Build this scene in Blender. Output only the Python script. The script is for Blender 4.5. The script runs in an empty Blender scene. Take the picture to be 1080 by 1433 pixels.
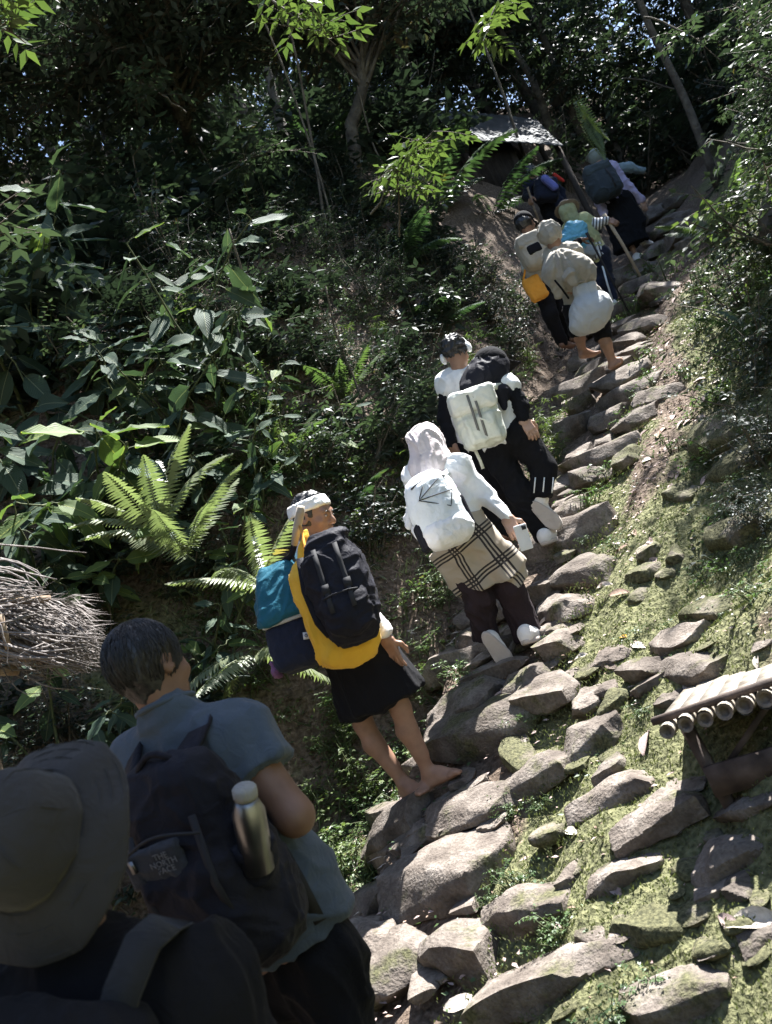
import bpy, math, random
import numpy as np
from math import radians as RAD, sin, cos, pi
from mathutils import Vector, Matrix, Quaternion

SC = bpy.context.scene
COL = SC.collection
RNG = np.random.default_rng(7)
random.seed(7)

# ------------------------------------------------------------------ camera
CAMZ, PITCH, ROLL, FPX = 1.55, RAD(11.0), RAD(22.0), 1250.0
PW, PH = 1080.0, 1433.0
FWD = np.array([0, cos(PITCH), sin(PITCH)])
_U0 = np.array([0, -sin(PITCH), cos(PITCH)]); _R0 = np.array([1.0, 0, 0])
CR = cos(ROLL)*_R0 - sin(ROLL)*_U0
CU = sin(ROLL)*_R0 + cos(ROLL)*_U0
CPOS = np.array([0, 0, CAMZ])
cam = bpy.data.cameras.new('camera'); camo = bpy.data.objects.new('camera', cam); COL.objects.link(camo)
cam.sensor_fit = 'VERTICAL'; cam.sensor_height = 24.0; cam.lens = 24.0*FPX/PH
cam.clip_start = 0.05; cam.clip_end = 400
cam.dof.use_dof = True; cam.dof.focus_distance = 5.0; cam.dof.aperture_fstop = 3.5
M = Matrix(((CR[0], CU[0], -FWD[0], 0), (CR[1], CU[1], -FWD[1], 0), (CR[2], CU[2], -FWD[2], CAMZ), (0, 0, 0, 1)))
camo.matrix_world = M
SC.camera = camo

# ------------------------------------------------------------------ light
SUN = np.array([0.37, 0.22, 0.90]); SUN /= np.linalg.norm(SUN)
world = bpy.data.worlds.new('World'); SC.world = world; world.use_nodes = True
nt = world.node_tree; nt.nodes.clear()
sky = nt.nodes.new('ShaderNodeTexSky'); sky.sky_type = 'NISHITA'; sky.sun_disc = False
sky.sun_elevation = math.asin(SUN[2]); sky.sun_rotation = math.atan2(SUN[0], SUN[1])
bg = nt.nodes.new('ShaderNodeBackground'); bg.inputs['Strength'].default_value = 0.07
wo = nt.nodes.new('ShaderNodeOutputWorld')
nt.links.new(sky.outputs[0], bg.inputs[0]); nt.links.new(bg.outputs[0], wo.inputs[0])
sl = bpy.data.lights.new('sun', 'SUN'); sl.energy = 5.0; sl.angle = RAD(0.6); sl.color = (1.0, 0.985, 0.96)
slo = bpy.data.objects.new('sun', sl); COL.objects.link(slo)
slo.rotation_euler = Vector(SUN).to_track_quat('Z', 'Y').to_euler(); slo.location = (6, 3, 14)
SC.view_settings.view_transform = 'Standard'; SC.view_settings.look = 'None'
SC.view_settings.exposure = 2.25; SC.view_settings.gamma = 1.0; SC.view_settings.use_curve_mapping = False
SC.render.engine = 'CYCLES'
cy = SC.cycles
cy.use_denoising = True; cy.max_bounces = 5; cy.diffuse_bounces = 3; cy.glossy_bounces = 2
cy.transmission_bounces = 3; cy.transparent_max_bounces = 4; cy.caustics_reflective = False; cy.caustics_refractive = False
cy.sample_clamp_indirect = 4.0
cy.use_adaptive_sampling = True; cy.adaptive_threshold = 0.02

# ------------------------------------------------------------------ helpers
def ray(px, py):
    d = FWD*FPX + CR*(px-PW/2) - CU*(py-PH/2)
    return d/FPX                       # unit forward depth
def P(px, py, d):                      # world point seen at a pixel, d metres in front of the lens
    return CPOS + ray(px, py)*d
def smooth(a, b, x):
    u = np.clip((x-a)/(b-a), 0, 1); return u*u*(3-2*u)
_H = np.random.default_rng(3).random((256, 256))
def vn(x, y):                          # value noise, -1..1
    x = np.asarray(x, float); y = np.asarray(y, float)
    xi = np.floor(x).astype(int); yi = np.floor(y).astype(int)
    fx = x-xi; fy = y-yi; fx = fx*fx*(3-2*fx); fy = fy*fy*(3-2*fy)
    a = _H[xi % 256, yi % 256]; b = _H[(xi+1) % 256, yi % 256]; c = _H[xi % 256, (yi+1) % 256]; d = _H[(xi+1) % 256, (yi+1) % 256]
    return ((a*(1-fx)+b*fx)*(1-fy)+(c*(1-fx)+d*fx)*fy)*2-1
def fbm(x, y, o=4):
    r = 0; a = 1
    for k in range(o):
        r = r+a*vn(x*2**k+17.3*k, y*2**k+9.1*k); a *= .5
    return r
_H3 = np.random.default_rng(5).random((64, 64, 64))
def vn3(p):
    p = np.asarray(p, float); i = np.floor(p).astype(int); f = p-i; f = f*f*(3-2*f)
    r = 0
    for dx in (0, 1):
        for dy in (0, 1):
            for dz in (0, 1):
                w = (f[..., 0] if dx else 1-f[..., 0])*(f[..., 1] if dy else 1-f[..., 1])*(f[..., 2] if dz else 1-f[..., 2])
                r = r+w*_H3[(i[..., 0]+dx) % 64, (i[..., 1]+dy) % 64, (i[..., 2]+dz) % 64]
    return r*2-1

def tag(o, label=None, cat=None, group=None, kind=None):
    if label: o['label'] = label
    if cat: o['category'] = cat
    if group: o['group'] = group
    if kind: o['kind'] = kind
    return o
def link(o, parent=None):
    COL.objects.link(o)
    if parent is not None: o.parent = parent
    return o
def empty(name, loc=(0, 0, 0), rz=0.0):
    o = bpy.data.objects.new(name, None); o.empty_display_size = .1
    o.location = loc; o.rotation_euler = (0, 0, rz); COL.objects.link(o); return o
def mesh_np(name, V, F, mat=None, smooth_=True):
    """V (n,3); F list of arrays or one array of equal-size polygons, or ragged list"""
    me = bpy.data.meshes.new(name)
    V = np.asarray(V, np.float32)
    Fs = F if isinstance(F, list) and len(F) and isinstance(F[0], np.ndarray) and F[0].ndim == 2 else None
    if Fs is None and isinstance(F, np.ndarray): Fs = [F]
    if Fs is not None:
        Fs = [f for f in Fs if len(f)]
        loops = np.concatenate([f.ravel() for f in Fs]).astype(np.int32)
        tot = np.concatenate([np.full(len(f), f.shape[1], np.int32) for f in Fs])
        st = np.concatenate([[0], np.cumsum(tot)[:-1]]).astype(np.int32)
        me.vertices.add(len(V)); me.vertices.foreach_set('co', V.ravel())
        me.loops.add(len(loops)); me.loops.foreach_set('vertex_index', loops)
        me.polygons.add(len(tot)); me.polygons.foreach_set('loop_start', st); me.polygons.foreach_set('loop_total', tot)
        me.update(calc_edges=True)
    else:
        me.from_pydata([tuple(v) for v in V], [], F)
    if smooth_: me.polygons.foreach_set('use_smooth', np.ones(len(me.polygons), bool))
    if mat is not None: me.materials.append(mat)
    me.update()
    return me
def obj(name, me, parent=None, loc=None):
    o = bpy.data.objects.new(name, me); link(o, parent)
    if loc is not None: o.location = loc
    return o
def attr(me, name, vals):
    a = me.attributes.new(name, 'FLOAT', 'POINT'); a.data.foreach_set('value', np.asarray(vals, np.float32))

class MB:                              # collects simple shapes into one mesh
    def __init__(s): s.V = []; s.F3 = []; s.F4 = []; s.n = 0
    def add(s, V, F):
        V = np.asarray(V, float)
        for f in F:
            (s.F3 if len(f) == 3 else s.F4).append([i+s.n for i in f])
        s.V.append(V); s.n += len(V); return s
    def box(s, c, half, R=np.eye(3), taper=1.0, jit=0.0):
        v = np.array([[x, y, z] for z in (-1, 1) for y in (-1, 1) for x in (-1, 1)], float)
        v[v[:, 2] > 0, :2] *= taper
        v = v*np.asarray(half)
        if jit: v += (RNG.random(v.shape)-.5)*jit
        v = v@np.asarray(R).T+np.asarray(c)
        return s.add(v, [(0, 2, 3, 1), (4, 5, 7, 6), (0, 1, 5, 4), (2, 6, 7, 3), (0, 4, 6, 2), (1, 3, 7, 5)])
    def tube(s, pts, rad, n=6, cap=True, flat=1.0, up=None):
        pts = np.asarray(pts, float); m = len(pts)
        rad = np.broadcast_to(np.asarray(rad, float), (m,))
        tan = np.gradient(pts, axis=0); tan /= np.linalg.norm(tan, axis=1)[:, None]+1e-9
        ref = np.array([0, 0, 1.0]) if up is None else np.asarray(up, float)
        if abs(tan[0]@ref) > .9: ref = np.array([1.0, 0, 0])
        V = []
        for i in range(m):
            a = ref-tan[i]*(ref@tan[i]); a /= np.linalg.norm(a)+1e-9; b = np.cross(tan[i], a); ref = a
            th = np.arange(n)*2*pi/n
            V.append(pts[i]+rad[i]*(np.cos(th)[:, None]*a*flat+np.sin(th)[:, None]*b))
        V = np.concatenate(V); F = []
        for i in range(m-1):
            for k in range(n):
                F.append((i*n+k, i*n+(k+1) % n, (i+1)*n+(k+1) % n, (i+1)*n+k))
        if cap:
            V = np.concatenate([V, pts[:1], pts[-1:]])
            for k in range(n):
                F.append((m*n, (k+1) % n, k)); F.append((m*n+1, (m-1)*n+k, (m-1)*n+(k+1) % n))
        return s.add(V, F)
    def mesh(s, name, mat, smooth_=True):
        F = []
        if s.F4: F.append(np.array(s.F4))
        if s.F3: F.append(np.array(s.F3))
        return mesh_np(name, np.concatenate(s.V), F, mat, smooth_)
    def build(s, name, mat, parent=None, smooth_=True): return obj(name, s.mesh(name, mat, smooth_), parent)
def basis(z, x=None):                  # rotation whose third column is z
    z = np.asarray(z, float); z = z/np.linalg.norm(z)
    x = np.array([1.0, 0, 0]) if x is None else np.asarray(x, float)
    if abs(x@z) > .95*np.linalg.norm(x): x = np.array([0, 1.0, 0])
    x = x-z*(x@z); x /= np.linalg.norm(x); y = np.cross(z, x)
    return np.stack([x, y, z], 1)

# ------------------------------------------------------------------ materials
def newmat(name):
    m = bpy.data.materials.new(name); m.use_nodes = True
    n = m.node_tree.nodes; l = m.node_tree.links
    return m, n, l, n['Principled BSDF']
def node(n, t, **kw):
    x = n.new(t)
    for k, v in kw.items(): setattr(x, k, v)
    return x
def ramp(n, stops):
    r = n.new('ShaderNodeValToRGB'); e = r.color_ramp.elements
    while len(e) < len(stops): e.new(.5)
    for i, (p, c) in enumerate(stops): e[i].position = p; e[i].color = (*c, 1)
    return r
def noisy(name, cols, scale=8, rough=.85, bump=.3, bscale=40, detail=6, spec=.3, dist=.02, coord='Object', bdetail=5):
    m, n, l, b = newmat(name)
    tc = node(n, 'ShaderNodeTexCoord'); nz = node(n, 'ShaderNodeTexNoise'); nz.inputs['Scale'].default_value = scale; nz.inputs['Detail'].default_value = detail
    l.new(tc.outputs[coord], nz.inputs['Vector'])
    k = len(cols); r = ramp(n, [(.28+.44*i/max(1, k-1), c) for i, c in enumerate(cols)])
    l.new(nz.outputs['Fac'], r.inputs[0]); l.new(r.outputs[0], b.inputs['Base Color'])
    b.inputs['Roughness'].default_value = rough; b.inputs['Specular IOR Level'].default_value = spec
    if bump:
        n2 = node(n, 'ShaderNodeTexNoise'); n2.inputs['Scale'].default_value = bscale; n2.inputs['Detail'].default_value = bdetail; l.new(tc.outputs[coord], n2.inputs['Vector'])
        bp = node(n, 'ShaderNodeBump'); bp.inputs['Strength'].default_value = bump; bp.inputs['Distance'].default_value = dist
        l.new(n2.outputs['Fac'], bp.inputs['Height']); l.new(bp.outputs[0], b.inputs['Normal'])
    return m
def leafmat(name, c1, c2, rough=.38, trans=.3, tcol=None, spec=.5, vein=False):
    """leaf: colour varies per leaf (island) and per plant, part of the light passes through"""
    m, n, l, b = newmat(name)
    g = node(n, 'ShaderNodeNewGeometry'); oi = node(n, 'ShaderNodeObjectInfo')
    ad = node(n, 'ShaderNodeMath', operation='ADD'); l.new(g.outputs['Random Per Island'], ad.inputs[0]); l.new(oi.outputs['Random'], ad.inputs[1])
    hf = node(n, 'ShaderNodeMath', operation='MULTIPLY'); hf.inputs[1].default_value = .5; l.new(ad.outputs[0], hf.inputs[0])
    mid = tuple((a+c)/2 for a, c in zip(c1, c2))
    r = ramp(n, [(.1, c1), (.55, mid), (.9, c2), (.985, (c2[0]*1.6+.02, c2[1]*1.05, c2[2]*.6))])
    l.new(hf.outputs[0], r.inputs[0])
    src = r.outputs[0]
    if vein:
        uvn = node(n, 'ShaderNodeUVMap'); sx = node(n, 'ShaderNodeSeparateXYZ'); l.new(uvn.outputs[0], sx.inputs[0])
        ab = node(n, 'ShaderNodeMath', operation='ABSOLUTE'); l.new(sx.outputs[0], ab.inputs[0])
        # side veins leave the midrib at a slant
        m1 = node(n, 'ShaderNodeMath', operation='MULTIPLY'); m1.inputs[1].default_value = .55; l.new(ab.outputs[0], m1.inputs[0])
        s1 = node(n, 'ShaderNodeMath', operation='SUBTRACT'); l.new(sx.outputs[1], s1.inputs[0]); l.new(m1.outputs[0], s1.inputs[1])
        m2 = node(n, 'ShaderNodeMath', operation='MULTIPLY'); m2.inputs[1].default_value = 75; l.new(s1.outputs[0], m2.inputs[0])
        sn = node(n, 'ShaderNodeMath', operation='SINE'); l.new(m2.outputs[0], sn.inputs[0])
        bp = node(n, 'ShaderNodeBump'); bp.inputs['Strength'].default_value = .35; bp.inputs['Distance'].default_value = .004
        l.new(sn.outputs[0], bp.inputs['Height']); l.new(bp.outputs[0], b.inputs['Normal'])
        cm = node(n, 'ShaderNodeMath', operation='LESS_THAN'); cm.inputs[1].default_value = .035; l.new(ab.outputs[0], cm.inputs[0])
        mx = node(n, 'ShaderNodeMixRGB'); mx.inputs[2].default_value = (c2[0]*2.2, c2[1]*1.7, c2[2]*1.6, 1)
        l.new(cm.outputs[0], mx.inputs[0]); l.new(src, mx.inputs[1]); src = mx.outputs[0]
    l.new(src, b.inputs['Base Color'])
    b.inputs['Roughness'].default_value = rough; b.inputs['Specular IOR Level'].default_value = spec
    t = node(n, 'ShaderNodeBsdfTranslucent')
    tm = node(n, 'ShaderNodeMixRGB', blend_type='MULTIPLY'); tm.inputs[0].default_value = 1
    tc = tcol or (1.25, 1.45, .75); tm.inputs[2].default_value = (*tc, 1)
    l.new(src, tm.inputs[1]); l.new(tm.outputs[0], t.inputs[0])
    mix = node(n, 'ShaderNodeMixShader'); mix.inputs[0].default_value = trans
    out = n['Material Output']
    l.new(b.outputs[0], mix.inputs[1]); l.new(t.outputs[0], mix.inputs[2]); l.new(mix.outputs[0], out.inputs[0])
    return m
# ------------------------------------------------------------------ terrain
HA = RAD(33.0); PV = np.array([sin(HA), cos(HA)]); QV = np.array([cos(HA), -sin(HA)])
def st(x, y): return x*PV[0]+y*PV[1], x*QV[0]+y*QV[1]
def xy(s, t): return s*PV[0]+t*QV[0], s*PV[1]+t*QV[1]
def Hbase(s, t):
    s = np.asarray(s, float); t = np.asarray(t, float)
    w = .35
    z = .575*w*np.logaddexp(0, (s-1.82)/w)
    z = z - .15*np.maximum(0, s-15)
    tau = -(t+2.95)
    drop = .34*(1-smooth(4.3, 5.3, s))*smooth(1.5, 2.6, s)
    z = z - drop*smooth(0, .16, tau)
    t0 = 1.05+(.15-1.05)*smooth(3.4, 5.2, s)
    rise = np.maximum(0, tau-t0)
    z = z + 2.0*np.minimum(rise, 1.6) + .65*np.maximum(0, rise-1.6)
    rho = np.maximum(0, t+1.95)
    up = smooth(4.2, 6.0, s)
    z = z + .10*np.minimum(rho, 1.0) + np.maximum(0, rho-.75)*(.22+.55*up)*(1-.35*smooth(4, 9, rho))
    return z
def H(x, y, fine=True):
    s, t = st(x, y); z = Hbase(s, t)
    path = smooth(-3.0, -2.8, t)*(1-smooth(-1.9, -1.4, t))
    z = z + (.10*(1-path)+.015)*fbm(s*.9, t*.9, 3) + .035*smooth(-2.0, -1.5, t)*fbm(s*2.6+5, t*2.6, 2)
    if fine:
        z = z + .022*fbm(s*4.1, t*4.1, 3) + .03*(1-path)*np.abs(fbm(s*6, t*6, 3))
    return z
def cast(px, py, dmax=40.0, lift=0.0, dmin=1.2):
    d = np.arange(dmin, dmax, .01); r = ray(px, py)
    p = CPOS+d[:, None]*r
    below = p[:, 2]-lift < H(p[:, 0], p[:, 1])
    i = int(np.argmax(below)) if below.any() else len(d)-1
    return p[i], d[i]
def ground_pt(s, t, dz=0.0):
    x, y = xy(s, t); return np.array([x, y, float(H(x, y))+dz])

sA = np.concatenate([np.arange(-14, 1.6, .5), np.arange(1.6, 9.5, .03), np.arange(9.5, 16, .1), np.arange(16, 60, 1.0)])
tA = np.concatenate([np.arange(-45, -8, 1.2), np.arange(-8, -4.5, .12), np.arange(-4.5, 1.0, .03), np.arange(1.0, 5, .15), np.arange(5, 46, 1.3)])
S, T = np.meshgrid(sA, tA, indexing='ij'); X, Y = xy(S, T); Z = H(X, Y)-.06*smooth(-3.0, -2.85, T)*(1-smooth(-2.0, -1.75, T))*smooth(2.2, 2.6, S)   # soil between the stones lies lower
ni, nj = S.shape; idx = np.arange(ni*nj).reshape(ni, nj)
Fq = np.stack([idx[:-1, :-1].ravel(), idx[1:, :-1].ravel(), idx[1:, 1:].ravel(), idx[:-1, 1:].ravel()], 1)[:, ::-1]

def moss_mask(s, t):
    s = np.asarray(s, float); t = np.asarray(t, float)
    n = fbm(s*1.7+3, t*1.7, 4)
    right = smooth(-2.45, -1.95, t)
    m = right*(.62+.5*n) - .1*(1-right)+.22*n*(1-right)
    # the bare trodden strip of leaf litter right of the upper steps
    strip = np.exp(-((t+1.72+.12*np.sin(s*1.7))/.22)**2)*smooth(4.6, 5.6, s)
    m = m*(1-.9*strip)
    m = np.where(t < -3.0, .02+.30*n, m)
    m = m*(1-.5*smooth(8, 10, s))
    return np.clip(m*1.5, 0, 1)
def mk_ground_mat():
    m, n, l, b = newmat('forest soil')
    at = node(n, 'ShaderNodeAttribute', attribute_name='moss'); tc = node(n, 'ShaderNodeTexCoord')
    a = node(n, 'ShaderNodeTexNoise'); a.inputs['Scale'].default_value = 5; a.inputs['Detail'].default_value = 8; l.new(tc.outputs['Object'], a.inputs['Vector'])
    f = node(n, 'ShaderNodeTexNoise'); f.inputs['Scale'].default_value = 38; f.inputs['Detail'].default_value = 6; l.new(tc.outputs['Object'], f.inputs['Vector'])
    soil = ramp(n, [(.3, (.055, .040, .029)), (.5, (.12, .090, .068)), (.7, (.20, .155, .12))]); l.new(f.outputs['Fac'], soil.inputs[0])
    moss = ramp(n, [(.3, (.046, .048, .024)), (.5, (.125, .127, .064)), (.72, (.205, .20, .105))]); l.new(f.outputs['Fac'], moss.inputs[0])
    ad = node(n, 'ShaderNodeMath', operation='ADD'); l.new(at.outputs['Fac'], ad.inputs[0]); l.new(a.outputs['Fac'], ad.inputs[1])
    r = ramp(n, [(.0, (0, 0, 0)), (1, (1, 1, 1))]); mr = node(n, 'ShaderNodeMapRange'); mr.inputs[1].default_value = .78; mr.inputs[2].default_value = 1.05
    l.new(ad.outputs[0], mr.inputs[0])
    mx = node(n, 'ShaderNodeMixRGB'); l.new(mr.outputs[0], mx.inputs[0]); l.new(soil.outputs[0], mx.inputs[1]); l.new(moss.outputs[0], mx.inputs[2])
    l.new(mx.outputs[0], b.inputs['Base Color']); b.inputs['Roughness'].default_value = .95; b.inputs['Specular IOR Level'].default_value = .15
    bp = node(n, 'ShaderNodeBump'); bp.inputs['Strength'].default_value = .8; bp.inputs['Distance'].default_value = .03
    l.new(f.outputs['Fac'], bp.inputs['Height']); l.new(bp.outputs[0], b.inputs['Normal'])
    return m
MG = mk_ground_mat()
gme = mesh_np('forest_ground', np.stack([X, Y, Z], -1).reshape(-1, 3), Fq, MG)
attr(gme, 'moss', moss_mask(S, T).ravel())
ground = tag(obj('forest_ground', gme), 'steep brown forest slope with green moss and bare trodden soil', None, None, 'structure')

# ------------------------------------------------------------------ stones of the stairway
def mk_stone_mat(name, cols, moss):
    m, n, l, b = newmat(name)
    tc = node(n, 'ShaderNodeTexCoord'); oi = node(n, 'ShaderNodeObjectInfo'); ge = node(n, 'ShaderNodeNewGeometry')
    of = node(n, 'ShaderNodeVectorMath', operation='ADD'); sc = node(n, 'ShaderNodeVectorMath', operation='SCALE'); sc.inputs['Scale'].default_value = 31
    cmb = node(n, 'ShaderNodeCombineXYZ'); l.new(oi.outputs['Random'], cmb.inputs[0]); l.new(oi.outputs['Random'], cmb.inputs[1])
    l.new(cmb.outputs[0], sc.inputs[0]); l.new(tc.outputs['Object'], of.inputs[0]); l.new(sc.outputs[0], of.inputs[1])
    a = node(n, 'ShaderNodeTexNoise'); a.inputs['Scale'].default_value = 7; a.inputs['Detail'].default_value = 9; a.inputs['Roughness'].default_value = .62; l.new(of.outputs[0], a.inputs['Vector'])
    f = node(n, 'ShaderNodeTexNoise'); f.inputs['Scale'].default_value = 75; f.inputs['Detail'].default_value = 6; l.new(of.outputs[0], f.inputs['Vector'])
    r = ramp(n, [(.3, cols[0]), (.5, cols[1]), (.68, cols[2])]); l.new(a.outputs['Fac'], r.inputs[0])
    # per-stone tint
    hs = node(n, 'ShaderNodeHueSaturation'); l.new(r.outputs[0], hs.inputs['Color'])
    mv = node(n, 'ShaderNodeMapRange'); mv.inputs[3].default_value = .72; mv.inputs[4].default_value = 1.2; l.new(oi.outputs['Random'], mv.inputs[0]); l.new(mv.outputs[0], hs.inputs['Value'])
    sp = node(n, 'ShaderNodeMixRGB', blend_type='MULTIPLY'); sp.inputs[0].default_value = .5
    fr = ramp(n, [(.35, (.55, .55, .55)), (.6, (1.1, 1.1, 1.1))]); l.new(f.outputs['Fac'], fr.inputs[0]); l.new(hs.outputs[0], sp.inputs[1]); l.new(fr.outputs[0], sp.inputs[2])
    # moss and algae patches
    g = node(n, 'ShaderNodeTexNoise'); g.inputs['Scale'].default_value = 4.2; g.inputs['Detail'].default_value = 7; g.inputs['Roughness'].default_value = .65; l.new(of.outputs[0], g.inputs['Vector'])
    mr = node(n, 'ShaderNodeMapRange'); mr.inputs[1].default_value = .60-moss; mr.inputs[2].default_value = .70-moss; l.new(g.outputs['Fac'], mr.inputs[0])
    gm = ramp(n, [(.35, (.045, .046, .024)), (.65, (.13, .125, .065))]); l.new(f.outputs['Fac'], gm.inputs[0])
    mx = node(n, 'ShaderNodeMixRGB'); l.new(mr.outputs[0], mx.inputs[0]); l.new(sp.outputs[0], mx.inputs[1]); l.new(gm.outputs[0], mx.inputs[2])
    l.new(mx.outputs[0], b.inputs['Base Color']); b.inputs['Roughness'].default_value = .9; b.inputs['Specular IOR Level'].default_value = .22
    h = node(n, 'ShaderNodeMath', operation='MULTIPLY_ADD'); h.inputs[1].default_value = .35; l.new(f.outputs['Fac'], h.inputs[0]); l.new(a.outputs['Fac'], h.inputs[2])
    bp = node(n, 'ShaderNodeBump'); bp.inputs['Strength'].default_value = .75; bp.inputs['Distance'].default_value = .035; l.new(h.outputs[0], bp.inputs['Height']); l.new(bp.outputs[0], b.inputs['Normal'])
    return m
MS = mk_stone_mat('brown stone', ((.075, .060, .050), (.155, .130, .110), (.265, .23, .20)), .05)
MSM = mk_stone_mat('mossy stone', ((.10, .085, .066), (.17, .145, .115), (.24, .21, .17)), .22)

def cube_sphere(n):
    V = []; F = []; key = {}
    def vid(p):
        k = tuple(np.round(p, 5))
        if k not in key: key[k] = len(V); V.append(p)
        return key[k]
    for ax in range(3):
        for sg in (-1, 1):
            for i in range(n):
                for j in range(n):
                    q = []
                    for (a, c) in ((i, j), (i+1, j), (i+1, j+1), (i, j+1)):
                        p = np.zeros(3); p[ax] = sg; p[(ax+1) % 3] = -1+2*a/n; p[(ax+2) % 3] = -1+2*c/n; q.append(vid(p))
                    F.append(q if sg > 0 else q[::-1])
    return np.array(V), np.array(F)
CSV, CSF = cube_sphere(11); CSV_S, CSF_S = cube_sphere(6)
def stone_mesh(half, seed, mat, square=.5, small=False):
    rg = np.random.default_rng(seed)
    V, F = (CSV_S, CSF_S) if small else (CSV, CSF)
    sph = V/np.linalg.norm(V, axis=1)[:, None]
    p = V*square+sph*(1-square); p[:, 0] *= .94
    # broken facets: cut by a few random planes
    for k in range(11):
        nrm = rg.normal(size=3); nrm /= np.linalg.norm(nrm); dd = (.78 if abs(nrm[0]) > .6 else .72)+.22*rg.random()
        ex = np.maximum(0, p@nrm-dd); p = p-nrm*ex[:, None]*.95
    hf = np.asarray(half); q = p*hf
    sc = 1/max(hf.min()*2.0, .05)
    n1 = vn3(q*sc+seed*1.37); n2 = vn3(q*sc*2.7+seed*.7+5); n3 = vn3(q*sc*6+seed)
    q = q+sph*(n1*.17+n2*.10+n3*.055)[:, None]*hf.min()
    # bend / taper along the length
    u = q[:, 0]/hf[0]; tp = rg.uniform(-.22, .22)
    q[:, 1] *= 1+tp*u; q[:, 2] *= 1+rg.uniform(-.15, .15)*u
    q[:, 2] += rg.uniform(-.10, .10)*hf[2]*(u**2)
    me = mesh_np('stone', q, F, mat)
    me.set_sharp_from_angle(angle=RAD(34)); return me

# ends of each stone's axis and its height, in photo pixels; 'm' = overgrown with moss
STONES = [(472,1290,534,1260,46),(533,1266,701,1203,74),(530,1206,596,1180,44),(592,1176,717,1126,48),(580,1150,682,1098,20),
 (511,1152,566,1140,28),(508,1190,578,1160,58),(585,1356,687,1330,66),(500,1386,598,1360,58),(497,1338,549,1324,42),(672,1302,792,1260,54),
 (676,1414,898,1348,74),(872,1428,1018,1398,62),(800,1150,916,1094,42),(866,1190,985,1124,52),(826,1240,926,1218,46),(962,1236,1070,1192,56),
 (1022,1252,1058,1244,32),(852,1308,967,1302,46,'m'),(1010,1156,1090,1108,32),(788,1236,810,1230,22),(604,1067,746,1008,60),(713,1103,793,1073,40),
 (787,1062,873,1032,52),(731,993,805,973,44),(799,999,836,990,34),(823,974,861,970,24),(835,928,879,919,30),(710,966,773,946,36),(652,958,734,926,24),
 (752,916,801,905,34),(610,946,719,905,58),(604,1015,696,975,58),(746,869,819,848,46),(740,839,776,827,40),(773,821,850,799,42),(838,1087,873,1079,30),
 (841,999,875,988,42,'m'),(640,884,668,872,42),(688,860,716,846,36),(732,779,846,739,56),(775,725,812,712,30),(798,681,840,668,34),(768,692,797,680,32),
 (790,668,893,618,34),(858,656,896,636,40,'m'),(829,629,857,616,22),(857,607,918,583,34),(823,601,870,582,34),(773,616,820,596,42),(787,651,823,638,28),
 (891,562,935,560,30),(844,565,912,541,30),(837,549,907,518,34),(777,557,844,531,30),(793,578,831,557,28),(806,526,839,513,18),(834,521,873,516,20),
 (799,510,826,500,20),(816,503,850,490,18),(860,487,896,477,22),(870,505,901,490,24),(876,464,920,456,24),(852,464,876,458,22),(850,446,891,430,30),
 (863,414,905,399,24),(912,409,943,407,32),(860,393,901,378,24),(904,352,942,347,24),(904,302,955,285,22),(901,334,940,324,24),(940,334,979,329,26),
 (953,350,977,343,22),(860,398,909,370,26),(925,310,985,300,22),(930,285,985,275,18),
 (961,634,1048,598,58,'m'),(994,662,1077,648,42,'m'),(889,783,925,772,32,'m'),(874,814,918,805,30,'m'),(933,790,957,780,30,'m'),(915,810,950,800,22,'m'),
 (878,843,907,834,20,'m'),(912,913,968,904,38),(920,942,996,954,42),(881,944,922,945,34),(886,970,917,966,26),(760,742,792,726,26),(700,905,745,890,34),
 (640,905,665,896,30),(810,470,842,458,20),(940,700,975,690,20,'m'),(1000,700,1060,690,34,'m'),(740,1180,790,1165,22,'m'),(700,1040,735,1090,24,'m'),
 (640,1030,700,1005,24),(560,1085,600,1070,30),(478,1320,520,1310,30),(520,1240,570,1232,26),(935,1290,1000,1275,22,'m'),(1040,1330,1090,1310,30),(968,1330,1030,1322,22,'m'),(985,760,1085,740,50,'m'),(950,868,1020,856,26,'m'),(925,700,965,690,30,'m')]
stair = empty('stone_stairway', ground_pt(3.2, -2.4))
tag(stair, 'rough stone stairway of brown boulders climbing the slope', None, None, 'structure')
SLOC = np.array(stair.location)
STONE_C = []
def put_stone(e, i):
    xl, yl, xr, yr, h = e[:5]; mossy = len(e) > 5
    a, da = cast(xl, yl); b, db = cast(xr, yr)
    dm, dd = cast((xl+xr)/2, (yl+yr)/2)
    if abs(da-db) > .8:
        a = P(xl, yl, dd); b = P(xr, yr, dd)
    ax = b-a; L = np.linalg.norm(ax); ax /= L
    hh = h*dd/FPX
    dep = max(.12, min(.28, hh*1.2))*(.9+.3*RNG.random())
    up = np.array([0, 0, 1.0]); up = up-ax*(up@ax); up /= np.linalg.norm(up); back = np.cross(up, ax)
    if back[1] < 0: back = -back; 
    tl = RAD(RNG.uniform(5, 16)); n2 = up*cos(tl)-back*sin(tl); back = back*cos(tl)+up*sin(tl); up = n2      # worn treads lean outwards
    R = np.stack([ax, back, np.cross(ax, back)], 1)
    if R[2, 2] < 0: R[:, 2] *= -1; R[:, 1] *= -1
    me = stone_mesh((L*.56, dep*.70, hh*.52), i*7+11, MSM if mossy else MS, square=.93 if not mossy else .3, small=h < 30)
    c = (a+b)/2+back*dep*.30+up*hh*.02
    o = obj('stone', me, stair); o.matrix_local = Matrix.Translation(Vector(c-SLOC))@Matrix(R.tolist()).to_4x4()
    STONE_C.append((c, L, hh))
rg = np.random.default_rng(77)                              # small half-buried stones on the mossy ground and wedged between the steps
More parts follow.
